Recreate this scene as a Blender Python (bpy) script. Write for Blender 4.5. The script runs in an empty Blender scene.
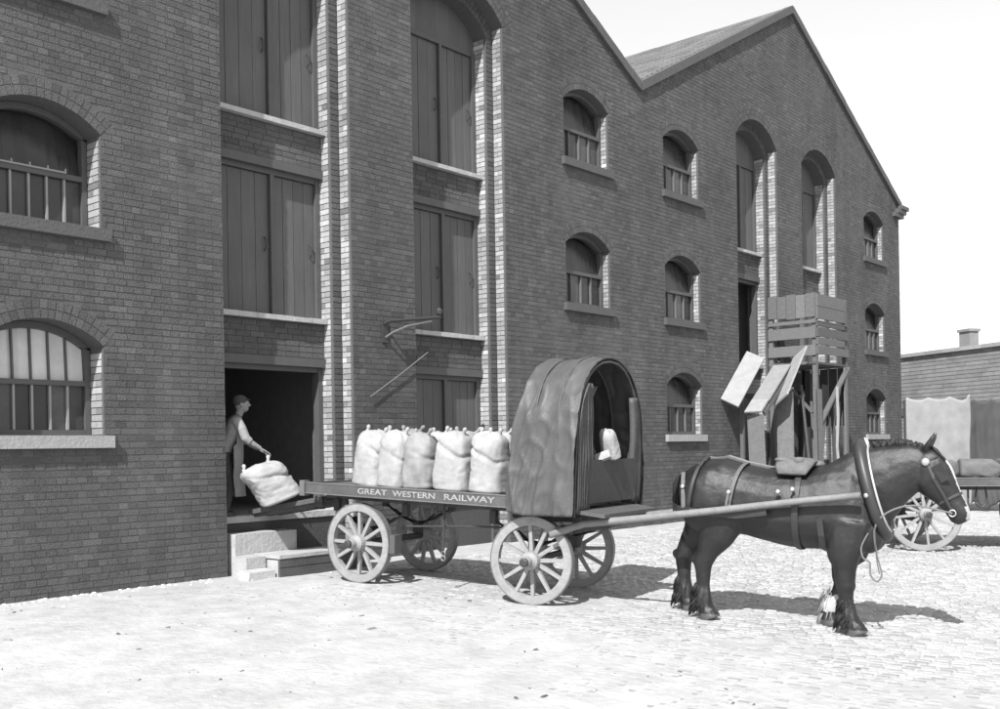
import bpy, math, random
from mathutils import Vector, Matrix, Euler, noise

random.seed(7)
SC = bpy.context.scene
COL = SC.collection
R = math.radians

# ---------------------------------------------------------------- camera
CAM_D, CAM_H = 11.369, 1.6
FPX = 1050.0
YAW = R(40.605)
ROLL = R(0.93)
cd = bpy.data.cameras.new("camera")
cd.sensor_fit = 'HORIZONTAL'
cd.sensor_width = 36.0
cd.lens = 36.0 * FPX / 1000.0
cd.shift_y = 0.0935
cd.clip_start = 0.1
cd.clip_end = 3000
cam = bpy.data.objects.new("camera", cd)
COL.objects.link(cam)
dv = Vector((math.cos(YAW), math.sin(YAW), 0))
rv = Vector((math.sin(YAW), -math.cos(YAW), 0))
uv = Vector((0, 0, 1))
cx = rv * math.cos(ROLL) - uv * math.sin(ROLL)
cy = rv * math.sin(ROLL) + uv * math.cos(ROLL)
mw = Matrix.Identity(4)
for i in range(3):
    mw[i][0] = cx[i]; mw[i][1] = cy[i]; mw[i][2] = -dv[i]
mw[0][3], mw[1][3], mw[2][3] = 0.0, -CAM_D, CAM_H
cam.matrix_world = mw
SC.camera = cam
CAMP = Vector((0, -CAM_D, CAM_H))

def in_view(p, margin=0.0):
    q = Vector(p) - CAMP
    z = q.dot(dv)
    if z < 0.5:
        return False
    u = q.dot(cx) / z * FPX + 500
    v = 448 - q.dot(cy) / z * FPX
    return -margin < u < 1000 + margin and -margin < v < 709 + margin

# ---------------------------------------------------------------- light
SUN = Vector((1.0, 0.37, -1.07)).normalized()
world = bpy.data.worlds.new("World")
SC.world = world
world.use_nodes = True
nt = world.node_tree
nt.nodes.clear()
sky = nt.nodes.new('ShaderNodeTexSky')
sky.sky_type = 'NISHITA'
sky.sun_disc = False
sky.sun_elevation = math.asin(-SUN.z)
sky.sun_rotation = math.atan2(-SUN.x, -SUN.y)
sky.air_density = 1.0
sky.dust_density = 0.4
sky.ozone_density = 1.0
bw = nt.nodes.new('ShaderNodeSeparateColor')     # black and white plate, sensitive to blue
bg = nt.nodes.new('ShaderNodeBackground')
bg.inputs['Strength'].default_value = 0.105
wo = nt.nodes.new('ShaderNodeOutputWorld')
nt.links.new(sky.outputs[0], bw.inputs[0])
pw = nt.nodes.new('ShaderNodeMath'); pw.operation = 'POWER'; pw.inputs[1].default_value = 0.55   # thin white haze
mu = nt.nodes.new('ShaderNodeMath'); mu.operation = 'MULTIPLY'
nt.links.new(bw.outputs[2], pw.inputs[0])
nt.links.new(pw.outputs[0], mu.inputs[0]); mu.inputs[1].default_value = 2.65
nt.links.new(mu.outputs[0], bg.inputs[0])
nt.links.new(bg.outputs[0], wo.inputs[0])
sl = bpy.data.lights.new("sun", 'SUN')
sl.energy = 4.6
sl.angle = R(0.5)
so = bpy.data.objects.new("sun", sl)
COL.objects.link(so)
so.rotation_euler = SUN.to_track_quat('-Z', 'Y').to_euler()
so.location = (0, -20, 30)

SC.view_settings.view_transform = 'Standard'
SC.view_settings.look = 'None'
SC.view_settings.exposure = 0.62
SC.view_settings.gamma = 1.0
SC.view_settings.use_curve_mapping = False

# ---------------------------------------------------------------- materials
def mat(name, base, rough=0.8, tone=0.0, noise_amt=0.0, noise_scale=8.0, stain=0.0, stain_scale=0.5,
        bump=0.0, bump_scale=40.0, stretch=None, spec=0.4, metal=0.0, mark=None, sheen=0.0, local=False,
        streak=0.0):
    """Grey procedural material: base value times per-piece tone, grain noise and large stains."""
    m = bpy.data.materials.new(name)
    m.use_nodes = True
    n = m.node_tree.nodes; L = m.node_tree.links
    b = n['Principled BSDF']
    b.inputs['Roughness'].default_value = rough
    b.inputs['Metallic'].default_value = metal
    b.inputs['Specular IOR Level'].default_value = spec
    if sheen:
        b.inputs['Sheen Weight'].default_value = sheen
    def math_(op, a, c):
        k = n.new('ShaderNodeMath'); k.operation = op
        for i, x in enumerate((a, c)):
            if isinstance(x, (int, float)):
                k.inputs[i].default_value = x
            else:
                L.new(x, k.inputs[i])
        return k.outputs[0]
    if local:
        tc = n.new('ShaderNodeTexCoord'); pos = tc.outputs['Object']
    else:
        ge = n.new('ShaderNodeNewGeometry'); pos = ge.outputs['Position']
    src = pos
    if stretch:
        vm = n.new('ShaderNodeVectorMath'); vm.operation = 'MULTIPLY'
        L.new(pos, vm.inputs[0]); vm.inputs[1].default_value = stretch
        src = vm.outputs[0]
    val = base
    if tone:
        at = n.new('ShaderNodeAttribute'); at.attribute_name = 'tone'
        k = math_('MULTIPLY', at.outputs['Fac'], 2 * tone)
        k = math_('ADD', k, 1 - tone)
        val = math_('MULTIPLY', k, val)
    if noise_amt:
        tx = n.new('ShaderNodeTexNoise'); tx.inputs['Scale'].default_value = noise_scale
        tx.inputs['Detail'].default_value = 6; tx.inputs['Roughness'].default_value = 0.65
        L.new(src, tx.inputs['Vector'])
        k = math_('MULTIPLY', tx.outputs['Fac'], 2 * noise_amt)
        k = math_('ADD', k, 1 - noise_amt)
        val = math_('MULTIPLY', k, val)
    if stain:
        tx = n.new('ShaderNodeTexNoise'); tx.inputs['Scale'].default_value = stain_scale
        tx.inputs['Detail'].default_value = 4
        L.new(pos, tx.inputs['Vector'])
        k = math_('MULTIPLY', tx.outputs['Fac'], 2 * stain)
        k = math_('ADD', k, 1 - stain)
        val = math_('MULTIPLY', k, val)
    if streak:                                       # rain-washed soot, drawn out downwards
        vm2 = n.new('ShaderNodeVectorMath'); vm2.operation = 'MULTIPLY'
        L.new(pos, vm2.inputs[0]); vm2.inputs[1].default_value = (2.6, 2.6, 0.22)
        tx = n.new('ShaderNodeTexNoise'); tx.inputs['Scale'].default_value = 1.0
        tx.inputs['Detail'].default_value = 5
        L.new(vm2.outputs[0], tx.inputs['Vector'])
        k = math_('MULTIPLY', tx.outputs['Fac'], 2 * streak)
        k = math_('ADD', k, 1 - streak)
        val = math_('MULTIPLY', k, val)
    if mark is not None:
        at = n.new('ShaderNodeAttribute'); at.attribute_name = 'mark'
        k = math_('MULTIPLY', at.outputs['Fac'], mark)
        inv = math_('SUBTRACT', 1.0, at.outputs['Fac'])
        val = math_('ADD', math_('MULTIPLY', val, inv), k)
    if isinstance(val, (int, float)):
        b.inputs['Base Color'].default_value = (val, val, val, 1)
    else:
        cb = n.new('ShaderNodeCombineColor')
        for i in range(3):
            L.new(val, cb.inputs[i])
        L.new(cb.outputs[0], b.inputs['Base Color'])
    if bump:
        tx = n.new('ShaderNodeTexNoise'); tx.inputs['Scale'].default_value = bump_scale
        tx.inputs['Detail'].default_value = 5
        L.new(src, tx.inputs['Vector'])
        bp = n.new('ShaderNodeBump'); bp.inputs['Strength'].default_value = bump
        bp.inputs['Distance'].default_value = 0.02
        L.new(tx.outputs['Fac'], bp.inputs['Height'])
        L.new(bp.outputs[0], b.inputs['Normal'])
    return m

M = {}
M['brick'] = mat('brick', 0.088, 0.88, tone=0.27, noise_amt=0.55, noise_scale=34, stain=0.42, stain_scale=0.5, streak=0.28, bump=0.8, bump_scale=70)
M['jamb'] = mat('sunlit_jamb_brick', 0.31, 0.7, tone=0.55, noise_amt=0.3, noise_scale=22, stain=0.2, bump=0.4, bump_scale=60)  # paler than the wall brick: sunlight on the reveals put into the colour
M['mortar'] = mat('mortar', 0.098, 0.95, noise_amt=0.3, noise_scale=30, stain=0.3, bump=0.4)
M['stone'] = mat('dressed_stone', 0.30, 0.85, tone=0.2, noise_amt=0.3, noise_scale=9, bump=0.4, bump_scale=35)
M['sillstone'] = mat('window_sill_stone', 0.088, 0.85, noise_amt=0.3, noise_scale=12, bump=0.4, bump_scale=35)
M['whitesill'] = mat('whitened_sill', 0.38, 0.8, noise_amt=0.35, noise_scale=7, bump=0.4)
M['step'] = mat('worn_step_stone', 0.40, 0.85, tone=0.15, noise_amt=0.35, noise_scale=6, bump=0.5, bump_scale=25)
M['slate'] = mat('slate', 0.26, 0.7, tone=0.3, noise_amt=0.2, noise_scale=10)
M['verge'] = mat('verge_tile', 0.09, 0.85, noise_amt=0.3, noise_scale=10)
M['door'] = mat('door_paint', 0.095, 0.6, tone=0.25, noise_amt=0.3, noise_scale=6, stretch=(4, 4, 0.4), stain=0.2, stain_scale=1.2, bump=0.25)
M['frame'] = mat('shaded_window_paint', 0.085, 0.55, noise_amt=0.2, noise_scale=8)  # paint darkened to hold the shadow under the arched heads
M['bar'] = mat('glazing_bar_paint', 0.27, 0.5, noise_amt=0.2, noise_scale=8)
M['loadcloth'] = mat('soiled_sacking', 0.13, 0.9, noise_amt=0.4, noise_scale=9, bump=0.5)
M['farbar'] = mat('grey_bar_paint', 0.13, 0.6, noise_amt=0.3, noise_scale=8)
M['glass'] = mat('dusty_glass', 0.035, 0.25, tone=0.6, noise_amt=0.5, noise_scale=5, spec=0.5)
M['whiteglass'] = mat('whitened_glass', 0.55, 0.5, tone=0.3, noise_amt=0.3, noise_scale=4)
M['dark'] = mat('dark_interior', 0.20, 0.95, noise_amt=0.3)
M['ground'] = mat('dusty_ground', 0.385, 0.95, noise_amt=0.45, noise_scale=3.2, stain=0.22, stain_scale=0.35, bump=0.8, bump_scale=14)
M['sett'] = mat('granite_sett', 0.34, 0.8, tone=0.2, noise_amt=0.3, noise_scale=14, stain=0.12, stain_scale=0.5, bump=0.4, bump_scale=45)
M['rubble'] = mat('litter', 0.30, 0.9, tone=0.7, noise_amt=0.3)
M['cartwood'] = mat('cart_wood', 0.085, 0.7, tone=0.3, noise_amt=0.35, noise_scale=9, bump=0.3, local=True)
M['cartboard'] = mat('cart_side_paint', 0.085, 0.6, noise_amt=0.4, noise_scale=9, bump=0.3, stain=0.3, stain_scale=3)
M['shaft'] = mat('shaft_wood', 0.19, 0.6, noise_amt=0.4, noise_scale=11, bump=0.3)
M['letter'] = mat('letter_paint', 0.30, 0.7, noise_amt=0.6, noise_scale=24)
M['wheelpaint'] = mat('wheel_paint', 0.27, 0.75, noise_amt=0.35, noise_scale=12, bump=0.3, local=True, stain=0.2, stain_scale=4)
M['iron'] = mat('dark_iron', 0.045, 0.55, noise_amt=0.4, noise_scale=20)
M['ironlight'] = mat('worn_iron', 0.18, 0.45, noise_amt=0.4, noise_scale=20, metal=0.3)
M['canvas'] = mat('oiled_canvas', 0.082, 0.5, noise_amt=0.22, noise_scale=14, stain=0.22, stain_scale=1.8, bump=0.2, bump_scale=40, spec=0.35)
M['canvasdark'] = mat('shaded_canvas', 0.02, 0.8, noise_amt=0.3, noise_scale=7)  # hood canvas again, with the shade inside put into its colour
M['sack'] = mat('flour_sack_cloth', 0.33, 0.9, noise_amt=0.22, noise_scale=9, stain=0.34, stain_scale=4.5, bump=0.28, bump_scale=70)
M['sackgrey'] = mat('dusty_sack_cloth', 0.25, 0.9, noise_amt=0.25, noise_scale=8, stain=0.4, stain_scale=4, bump=0.3, bump_scale=70)
M['coat'] = mat('horse_coat', 0.016, 0.42, noise_amt=0.6, noise_scale=7, mark=0.5, bump=0.22, bump_scale=130, spec=0.5, stain=0.6, stain_scale=3.2)
M['hair'] = mat('horse_hair', 0.018, 0.6, noise_amt=0.4, noise_scale=30)
M['sock'] = mat('white_sock_hair', 0.24, 0.8, noise_amt=0.5, noise_scale=18)
M['leather'] = mat('harness_leather', 0.035, 0.45, noise_amt=0.3, noise_scale=20, spec=0.5)
M['strap'] = mat('worn_strap', 0.11, 0.5, noise_amt=0.4, noise_scale=25)
M['brass'] = mat('polished_brass', 0.55, 0.35, metal=0.7)
M['hame'] = mat('hame_metal', 0.5, 0.4, metal=0.5)
M['rope'] = mat('rein_rope', 0.16, 0.9, noise_amt=0.3, noise_scale=40)
M['pad'] = mat('saddle_pad', 0.13, 0.8, noise_amt=0.5, noise_scale=14, bump=0.5, bump_scale=25)
M['plank'] = mat('weathered_plank', 0.11, 0.8, tone=0.4, noise_amt=0.4, noise_scale=8, stretch=(1, 1, 4), bump=0.3)
M['chute'] = mat('worn_chute_board', 0.26, 0.55, tone=0.2, noise_amt=0.3, noise_scale=7, bump=0.2)
M['skin'] = mat('skin', 0.22, 0.6, noise_amt=0.1)
M['shirt'] = mat('shirt_cloth', 0.26, 0.9, noise_amt=0.25, noise_scale=9, bump=0.3)
M['apron'] = mat('sacking_apron', 0.21, 0.9, noise_amt=0.3, noise_scale=9, bump=0.4)
M['trouser'] = mat('dark_trousers', 0.05, 0.9, noise_amt=0.3)
M['hood2'] = mat('pale_sheet', 0.25, 0.85, noise_amt=0.35, noise_scale=3.5, stain=0.45, stain_scale=0.9, bump=0.3)
M['sheet'] = mat('dark_sheet', 0.06, 0.75, noise_amt=0.3, noise_scale=2.5, stain=0.3, stain_scale=1.0, bump=0.3)
M['farbrick'] = mat('far_brick', 0.23, 0.9, tone=0.18, noise_amt=0.3, noise_scale=4, stain=0.25, stain_scale=0.4)

# ---------------------------------------------------------------- mesh helpers
class MB:
    def __init__(s):
        s.v = []; s.f = []; s.t = []; s.m = []
    def quad(s, a, b, c, d, tone=0.5, m=0):
        i = len(s.v); s.v += [tuple(a), tuple(b), tuple(c), tuple(d)]
        s.f.append((i, i+1, i+2, i+3)); s.t.append(tone); s.m.append(m)
    def hexa(s, p, tone=0.5, m=0, skip=()):
        """p: 8 corners, bottom ring 0-3 ccw seen from above, top ring 4-7."""
        i = len(s.v); s.v += [tuple(q) for q in p]
        F = [(3, 2, 1, 0), (4, 5, 6, 7), (0, 1, 5, 4), (1, 2, 6, 5), (2, 3, 7, 6), (3, 0, 4, 7)]
        for k, q in enumerate(F):
            if k in skip: continue
            s.f.append(tuple(i + x for x in q)); s.t.append(tone); s.m.append(m)
    def box(s, a, b, tone=0.5, m=0, skip=()):
        x0, y0, z0 = a; x1, y1, z1 = b
        s.hexa([(x0,y0,z0),(x1,y0,z0),(x1,y1,z0),(x0,y1,z0),(x0,y0,z1),(x1,y0,z1),(x1,y1,z1),(x0,y1,z1)], tone, m, skip)
    def beam(s, p0, p1, w, h, up=(0,0,1), tone=0.5, m=0, w1=None, h1=None):
        """rectangular bar from p0 to p1, w sideways, h along up."""
        p0 = Vector(p0); p1 = Vector(p1); d = (p1-p0).normalized(); u = Vector(up)
        u = (u - d*u.dot(d))
        if u.length < 1e-4: u = Vector((1,0,0)) - d*d.x
        u.normalize(); sd = d.cross(u)
        w1 = w if w1 is None else w1; h1 = h if h1 is None else h1
        a = [p0 + sd*(sx*w/2) + u*(sz*h/2) for sx, sz in ((-1,-1),(1,-1),(1,1),(-1,1))]
        b = [p1 + sd*(sx*w1/2) + u*(sz*h1/2) for sx, sz in ((-1,-1),(1,-1),(1,1),(-1,1))]
        s.rings([a, b], tone, m)
    def rings(s, rs, tone=0.5, m=0, caps=True, closed=True):
        i0 = len(s.v); n = len(rs[0])
        for r in rs: s.v += [tuple(q) for q in r]
        for k in range(len(rs)-1):
            for j in range(n if closed else n-1):
                a = i0 + k*n + j; b = i0 + k*n + (j+1) % n
                s.f.append((a, b, b+n, a+n)); s.t.append(tone); s.m.append(m)
        if caps and closed:
            s.f.append(tuple(i0 + j for j in reversed(range(n)))); s.t.append(tone); s.m.append(m)
            k = i0 + (len(rs)-1)*n
            s.f.append(tuple(k + j for j in range(n))); s.t.append(tone); s.m.append(m)
    def tube(s, pts, rad, n=8, side=(0,1,0), tone=0.5, m=0, loop=False):
        """pts along a path; rad: number, or list of r or (r_side, r_up)."""
        pts = [Vector(p) for p in pts]; N = len(pts); rs = []
        side = Vector(side)
        for k, p in enumerate(pts):
            if loop: t = pts[(k+1) % N] - pts[k-1]
            else: t = pts[min(k+1, N-1)] - pts[max(k-1, 0)]
            t.normalize()
            sd = side - t*side.dot(t)
            if sd.length < 1e-3: sd = Vector((1,0,0)) - t*t.x
            if sd.length < 1e-3: sd = Vector((0,0,1)) - t*t.z
            sd.normalize(); up = t.cross(sd)
            r = rad[k] if isinstance(rad, (list, tuple)) else rad
            ra, rb = r if isinstance(r, (list, tuple)) else (r, r)
            rs.append([p + sd*(ra*math.cos(2*math.pi*j/n)) + up*(rb*math.sin(2*math.pi*j/n)) for j in range(n)])
        if loop: rs.append(rs[0])
        s.rings(rs, tone, m, caps=not loop)
    def lathe(s, prof, axis_o, axis_d, n=20, tone=0.5, m=0):
        o = Vector(axis_o); d = Vector(axis_d).normalized()
        a = d.orthogonal().normalized(); b = d.cross(a)
        s.rings([[o + d*h + (a*math.cos(2*math.pi*j/n) + b*math.sin(2*math.pi*j/n))*max(r, 1e-4) for j in range(n)] for r, h in prof], tone, m)
    def ball(s, c, r, n=10, m=0, tone=0.5):
        rx, ry, rz = r if isinstance(r, (list, tuple)) else (r, r, r)
        rs = []
        for k in range(1, n):
            a = math.pi*k/n - math.pi/2
            rs.append([(c[0]+rx*math.cos(a)*math.cos(2*math.pi*j/(n+4)), c[1]+ry*math.cos(a)*math.sin(2*math.pi*j/(n+4)), c[2]+rz*math.sin(a)) for j in range(n+4)])
        s.rings(rs, tone, m)
    def mesh(s, name, mats, smooth=False):
        me = bpy.data.meshes.new(name)
        me.from_pydata(s.v, [], s.f)
        for x in mats: me.materials.append(M[x])
        if len(mats) > 1: me.polygons.foreach_set('material_index', s.m)
        at = me.attributes.new('tone', 'FLOAT', 'FACE')
        at.data.foreach_set('value', s.t)
        if smooth: me.polygons.foreach_set('use_smooth', [True]*len(s.f))
        me.update()
        return me
    def build(s, name, mats, parent=None, smooth=False, loc=None, world=False):
        if isinstance(mats, str): mats = [mats]
        return put(name, s.mesh(name, mats, smooth), parent, loc, world)

def curve(pts, n=5):
    """Catmull-Rom points through pts"""
    P = [Vector(p) for p in pts]; out = []
    for i in range(len(P)-1):
        a, b, c, d = P[max(i-1,0)], P[i], P[i+1], P[min(i+2,len(P)-1)]
        for k in range(n):
            t = k/n
            out.append(.5*((2*b) + (c-a)*t + (2*a-5*b+4*c-d)*t*t + (3*b-a-3*c+d)*t**3))
    return out + [P[-1]]

def wm(o):
    m = o.matrix_basis.copy()
    return wm(o.parent) @ o.matrix_parent_inverse @ m if o.parent else m

def put(name, me, parent=None, loc=None, world=False):
    o = bpy.data.objects.new(name, me)
    COL.objects.link(o)
    if loc is not None: o.location = loc
    if parent is not None:
        o.parent = parent
        o.matrix_parent_inverse = wm(parent).inverted() if world else Matrix.Identity(4)
    return o

def tag(o, label, cat, group=None):
    o['label'] = label; o['category'] = cat
    if group: o['group'] = group
    return o

def thing(name, label, cat, loc=(0,0,0), rot=(0,0,0), group=None):
    o = bpy.data.objects.new(name, None)
    COL.objects.link(o)
    o.location = loc; o.rotation_euler = rot; o.empty_display_size = 0.3
    return tag(o, label, cat, group)

def evaluated(mb, name, voxel, iters, factor=0.5):
    """join overlapping closed shells into one continuous skin."""
    o = bpy.data.objects.new(name + '_tmp', mb.mesh(name, []))
    COL.objects.link(o)
    r = o.modifiers.new('r', 'REMESH'); r.mode = 'VOXEL'; r.voxel_size = voxel; r.use_smooth_shade = True
    if iters:
        sm = o.modifiers.new('s', 'SMOOTH'); sm.iterations = iters; sm.factor = factor
    dg = bpy.context.evaluated_depsgraph_get()
    me = bpy.data.meshes.new_from_object(o.evaluated_get(dg))
    me.name = name
    old = o.data
    bpy.data.objects.remove(o); bpy.data.meshes.remove(old)
    me.polygons.foreach_set('use_smooth', [True]*len(me.polygons))
    return me

def fbm(x, y, z=0.0, sc=1.0):
    return noise.fractal(Vector((x*sc, y*sc, z*sc)), 1.0, 2.0, 4)

# ---------------------------------------------------------------- ground
def gz(Y):
    s = max(0.0, -Y)
    if s < 1: return 0.0
    if s < 2: return -0.0225*(s-1)**2
    if s < 8: return -0.0225-0.045*(s-2)
    if s < 10: return -0.2925-0.045*(s-8)+0.00875*(s-8)**2
    if s < 40: return -0.3475-0.01*(s-10)
    return -0.6475

def cover(X, Y):
    """how far the trodden dust lies above (+) or below (-) the sett tops."""
    # dusty and filled on the left, clean joints on the right foreground
    k = (X*0.651 + Y*-0.10) - 5.0
    c = 0.013 - 0.0125*max(-0.25, min(1.7, k/2.2))
    c += 0.007*noise.noise(Vector((X*0.8, Y*0.8, 3.1))) + 0.004*noise.noise(Vector((X*3, Y*3, 7.7)))
    return c

def axis(lo, hi, flo, fhi, fine):
    a = []; x = flo
    while x <= fhi + 1e-6: a.append(x); x += fine
    st = fine; x = fhi
    while x < hi:
        st *= 1.35; x += st; a.append(min(x, hi))
    st = fine; x = flo
    while x > lo:
        st *= 1.35; x -= st; a.insert(0, max(x, lo))
    return a
gx = axis(-300, 900, 2.0, 24.0, 0.16)
gy = axis(-500, 700, -12.0, 0.4, 0.16)
mb = MB()
SX0, SX1, SY0, SY1 = 4.0, 25.0, -10.5, -0.75
for Y in gy:
    for X in gx:
        c = cover(X, Y) if (SX0-1 < X < SX1+1 and SY0-1 < Y < 0.2) else 0.0
        if Y > -0.75: c = max(0.0, c) * 0.5 + 0.012*max(0.0, min(1.0, (Y+0.75)/0.75)) + 0.01*fbm(X, Y, 0, 1.5)
        mb.v.append((X, Y, gz(Y) + c - 0.004))
nx = len(gx)
for j in range(len(gy)-1):
    for i in range(nx-1):
        a = j*nx + i
        mb.f.append((a, a+1, a+1+nx, a+nx)); mb.t.append(0.5); mb.m.append(0)
yard = mb.build('yard_ground', 'ground', smooth=True)
yard['kind'] = 'structure'
yard['label'] = 'sunlit dusty goods yard ground paved with small setts'

# setts: courses across the yard, turned a little from the wall
sa = R(8)
sc_, ss_ = math.cos(sa), math.sin(sa)
setts = []
row = 0; u = -6.0
while u < 26:
    W = 0.098 + 0.012*random.random()
    v = -14.0 + random.random()*0.2
    while v < 8:
        Ls = random.uniform(0.115, 0.165)
        uc, vc = u + W/2, v + Ls/2
        X = sc_*uc - ss_*vc + 4; Y = ss_*uc + sc_*vc - 4
        if SX0 < X < SX1 and SY0 < Y < SY1 and in_view((X, Y, gz(Y)), 60):
            if cover(X, Y) < 0.012:
                setts.append((X, Y, W-0.012, Ls-0.012, random.random()))
        v += Ls
    u += W
def sett_verts(hw, hl, h, bev):
    b = [(-hw,-hl,-0.05),(hw,-hl,-0.05),(hw,hl,-0.05),(-hw,hl,-0.05)]
    m_ = [(x, y, h-bev*0.8) for x, y, _ in b]
    t = [(x*(1-bev/hw), y*(1-bev/hl), h) for x, y, _ in b]
    return [b, m_, t]
setts.sort(key=lambda s: (Vector((s[0], s[1], -0.2))-CAMP).length)
sett_meshes = []
for k in range(8):
    mb = MB()
    mb.rings(sett_verts(0.0525, 0.087, 0.004, 0.016), tone=k/7)
    sett_meshes.append(mb.mesh('sett', ['sett']))
big = MB(); n_ind = 0
for (X, Y, W, Ls, tn) in setts:
    dz = gz(Y) + random.uniform(-0.005, 0.005)
    if n_ind < 290 and in_view((X, Y, gz(Y)), 0) and cover(X, Y) < 0.004:
        o = put('sett', sett_meshes[int(tn*7.99)], yard, (X, Y, dz))
        o.rotation_euler = (random.uniform(-.03,.03), random.uniform(-.03,.03), sa + random.uniform(-.02,.02))
        o.scale = (W/0.105, Ls/0.174, 1)
        n_ind += 1
    else:
        rot = sa + random.uniform(-.02,.02); c, s = math.cos(rot), math.sin(rot)
        tx, ty = random.uniform(-.03,.03), random.uniform(-.03,.03)
        big.rings([[(X + c*x - s*y, Y + s*x + c*y, dz + z + tx*x + ty*y) for x, y, z in r] for r in sett_verts(W/2, Ls/2, 0.004, 0.016)], tone=tn)
o = big.build('setts', 'sett', yard); o['kind'] = 'stuff'

# scattered litter and small stones on the dust
mb = MB()
for k in range(900):
    X = random.uniform(2.5, 15); Y = random.uniform(-10, -0.2)
    if not in_view((X, Y, gz(Y))): continue
    s = random.uniform(0.004, 0.011)*random.choice((1, 1, 1, 1.8))
    if random.random() < 0.02: s *= 1.5
    a = random.random()*6.28; e = random.uniform(1, 3.2)
    z0 = gz(Y) + max(0, cover(X, Y)) - 0.004
    p = [(X + math.cos(a)*dx*s*e - math.sin(a)*dy*s, Y + math.sin(a)*dx*s*e + math.cos(a)*dy*s) for dx, dy in ((-1,-1),(1,-1),(1,1),(-1,1))]
    t = random.random()
    mb.hexa([(x, y, z0-.004) for x, y in p] + [(X+(x-X)*.6, Y+(y-Y)*.6, z0 + s*random.uniform(.4,.9)) for x, y in p], tone=t, skip=(0,))
for k in range(130):                                # crumbs along the foot of the wall
    X = random.uniform(4.6, 7.6); Y = -abs(random.gauss(0, 0.12)) - 0.02
    s = random.uniform(0.01, 0.03)
    mb.ball((X, Y, gz(Y)+s*.5), (s, s*.8, s*.7), n=4, tone=random.uniform(.7, 1.6))
o = mb.build('scattered_litter', 'rubble'); o['kind'] = 'stuff'
o['label'] = 'small stones and litter scattered over the dusty yard'

# ---------------------------------------------------------------- the warehouse
XL, XR = 3.75, 31.85
AP1, AP2, VAL = 10.7, 24.62, 17.66
ZE, ZA = 8.72, 12.36
def top(X):
    if X < AP1: return ZE + (X-XL)/(AP1-XL)*(ZA-ZE)
    if X < VAL: return ZA - (X-AP1)/(VAL-AP1)*(ZA-ZE)
    if X < AP2: return ZE + (X-VAL)/(AP2-VAL)*(ZA-ZE)
    return ZA - (X-AP2)/(XR-AP2)*(ZA-ZE)

class Opening:
    """segmental-arched opening x0..x1, from z0 up to the springing, with a brick ring of thickness rt."""
    def __init__(s, x0, x1, z0, spring, rise, rt, sill):
        s.x0, s.x1, s.z0, s.sp, s.rise, s.rt, s.sill = x0, x1, z0, spring, rise, rt, sill
        s.c = (x0+x1)/2; s.hw = (x1-x0)/2
        s.R = (s.hw**2 + rise**2)/(2*rise); s.zc = spring + rise - s.R
        s.phi = math.asin(s.hw/s.R)
    def arch(s, X):
        d = X - s.c
        return s.zc + math.sqrt(max(0, s.R**2 - d*d))
    def blocked(s, z):
        """half-width taken out of the wall's coursed bricks at height z (None: nothing)."""
        zlo = s.z0 - (2*.0795 if s.sill else 0)
        if z < zlo: return None
        if s.sill and z < s.z0: return s.hw + 0.09
        if z <= s.sp: return s.hw
        sk = s.sp + s.rt*math.cos(s.phi)
        if z <= sk: return s.hw + (z-s.sp)*math.tan(s.phi)
        k = (s.R+s.rt)**2 - (z-s.zc)**2
        return math.sqrt(k) if k > 0.0 else None

WIN_X = [(4.85, 6.25), (15.17, 16.57), (18.54, 19.96), (29.12, 30.58)]
ROWS = [23*.0795, 53*.0795, 86*.0795]
wins = [Opening(a, b, z, z + (1.02 if z < 2 else 1.08), 0.27, 0.22, True) for a, b in WIN_X for z in ROWS]
BAYS_X = [(7.89, 10.07), (11.33, 13.50), (21.66, 23.72), (25.10, 27.20)]
bays = [Opening(a, b, -0.1, 8.66, 0.52, 0.33, False) for a, b in BAYS_X]
ops = wins + bays
D1, D2, INS = 0.24, 0.50, 0.16
inner = [Opening(b.x0+INS, b.x1-INS, -0.1, 8.52, 0.46, 0.22, False) for b in bays]

ware = thing('warehouse', 'long three storey dark brick warehouse with two gables and tall arched loading bays', 'warehouse', ((XL+XR)/2, 0, 0))

def sheet(mb, y, xa, xb, zb, ztop, holes, step=0.12, tone=0.5):
    cuts = sorted({xa, xb, *[h.x0 for h in holes], *[h.x1 for h in holes], *[c for c in (AP1, VAL, AP2) if xa < c < xb]})
    xs = []
    for a, b in zip(cuts, cuts[1:]):
        inh = any(h.x0 <= a and b <= h.x1 for h in holes)
        n = max(1, int((b-a)/step)) if inh else 1
        xs += [(a + (b-a)*i/n, a + (b-a)*(i+1)/n) for i in range(n)]
    for a, b in xs:
        m_ = (a+b)/2
        hs = sorted([h for h in holes if h.x0 <= m_ <= h.x1], key=lambda h: h.z0)
        lo = (zb, zb)
        for h in hs:
            if h.z0 > zb: mb.quad((a,y,lo[0]), (b,y,lo[1]), (b,y,h.z0), (a,y,h.z0), tone)
            lo = (h.arch(a), h.arch(b))
        mb.quad((a,y,lo[0]), (b,y,lo[1]), (b,y,ztop(b)), (a,y,ztop(a)), tone)

mb = MB()
sheet(mb, 0.0025, XL, XR, -0.3, top, ops)
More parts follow.
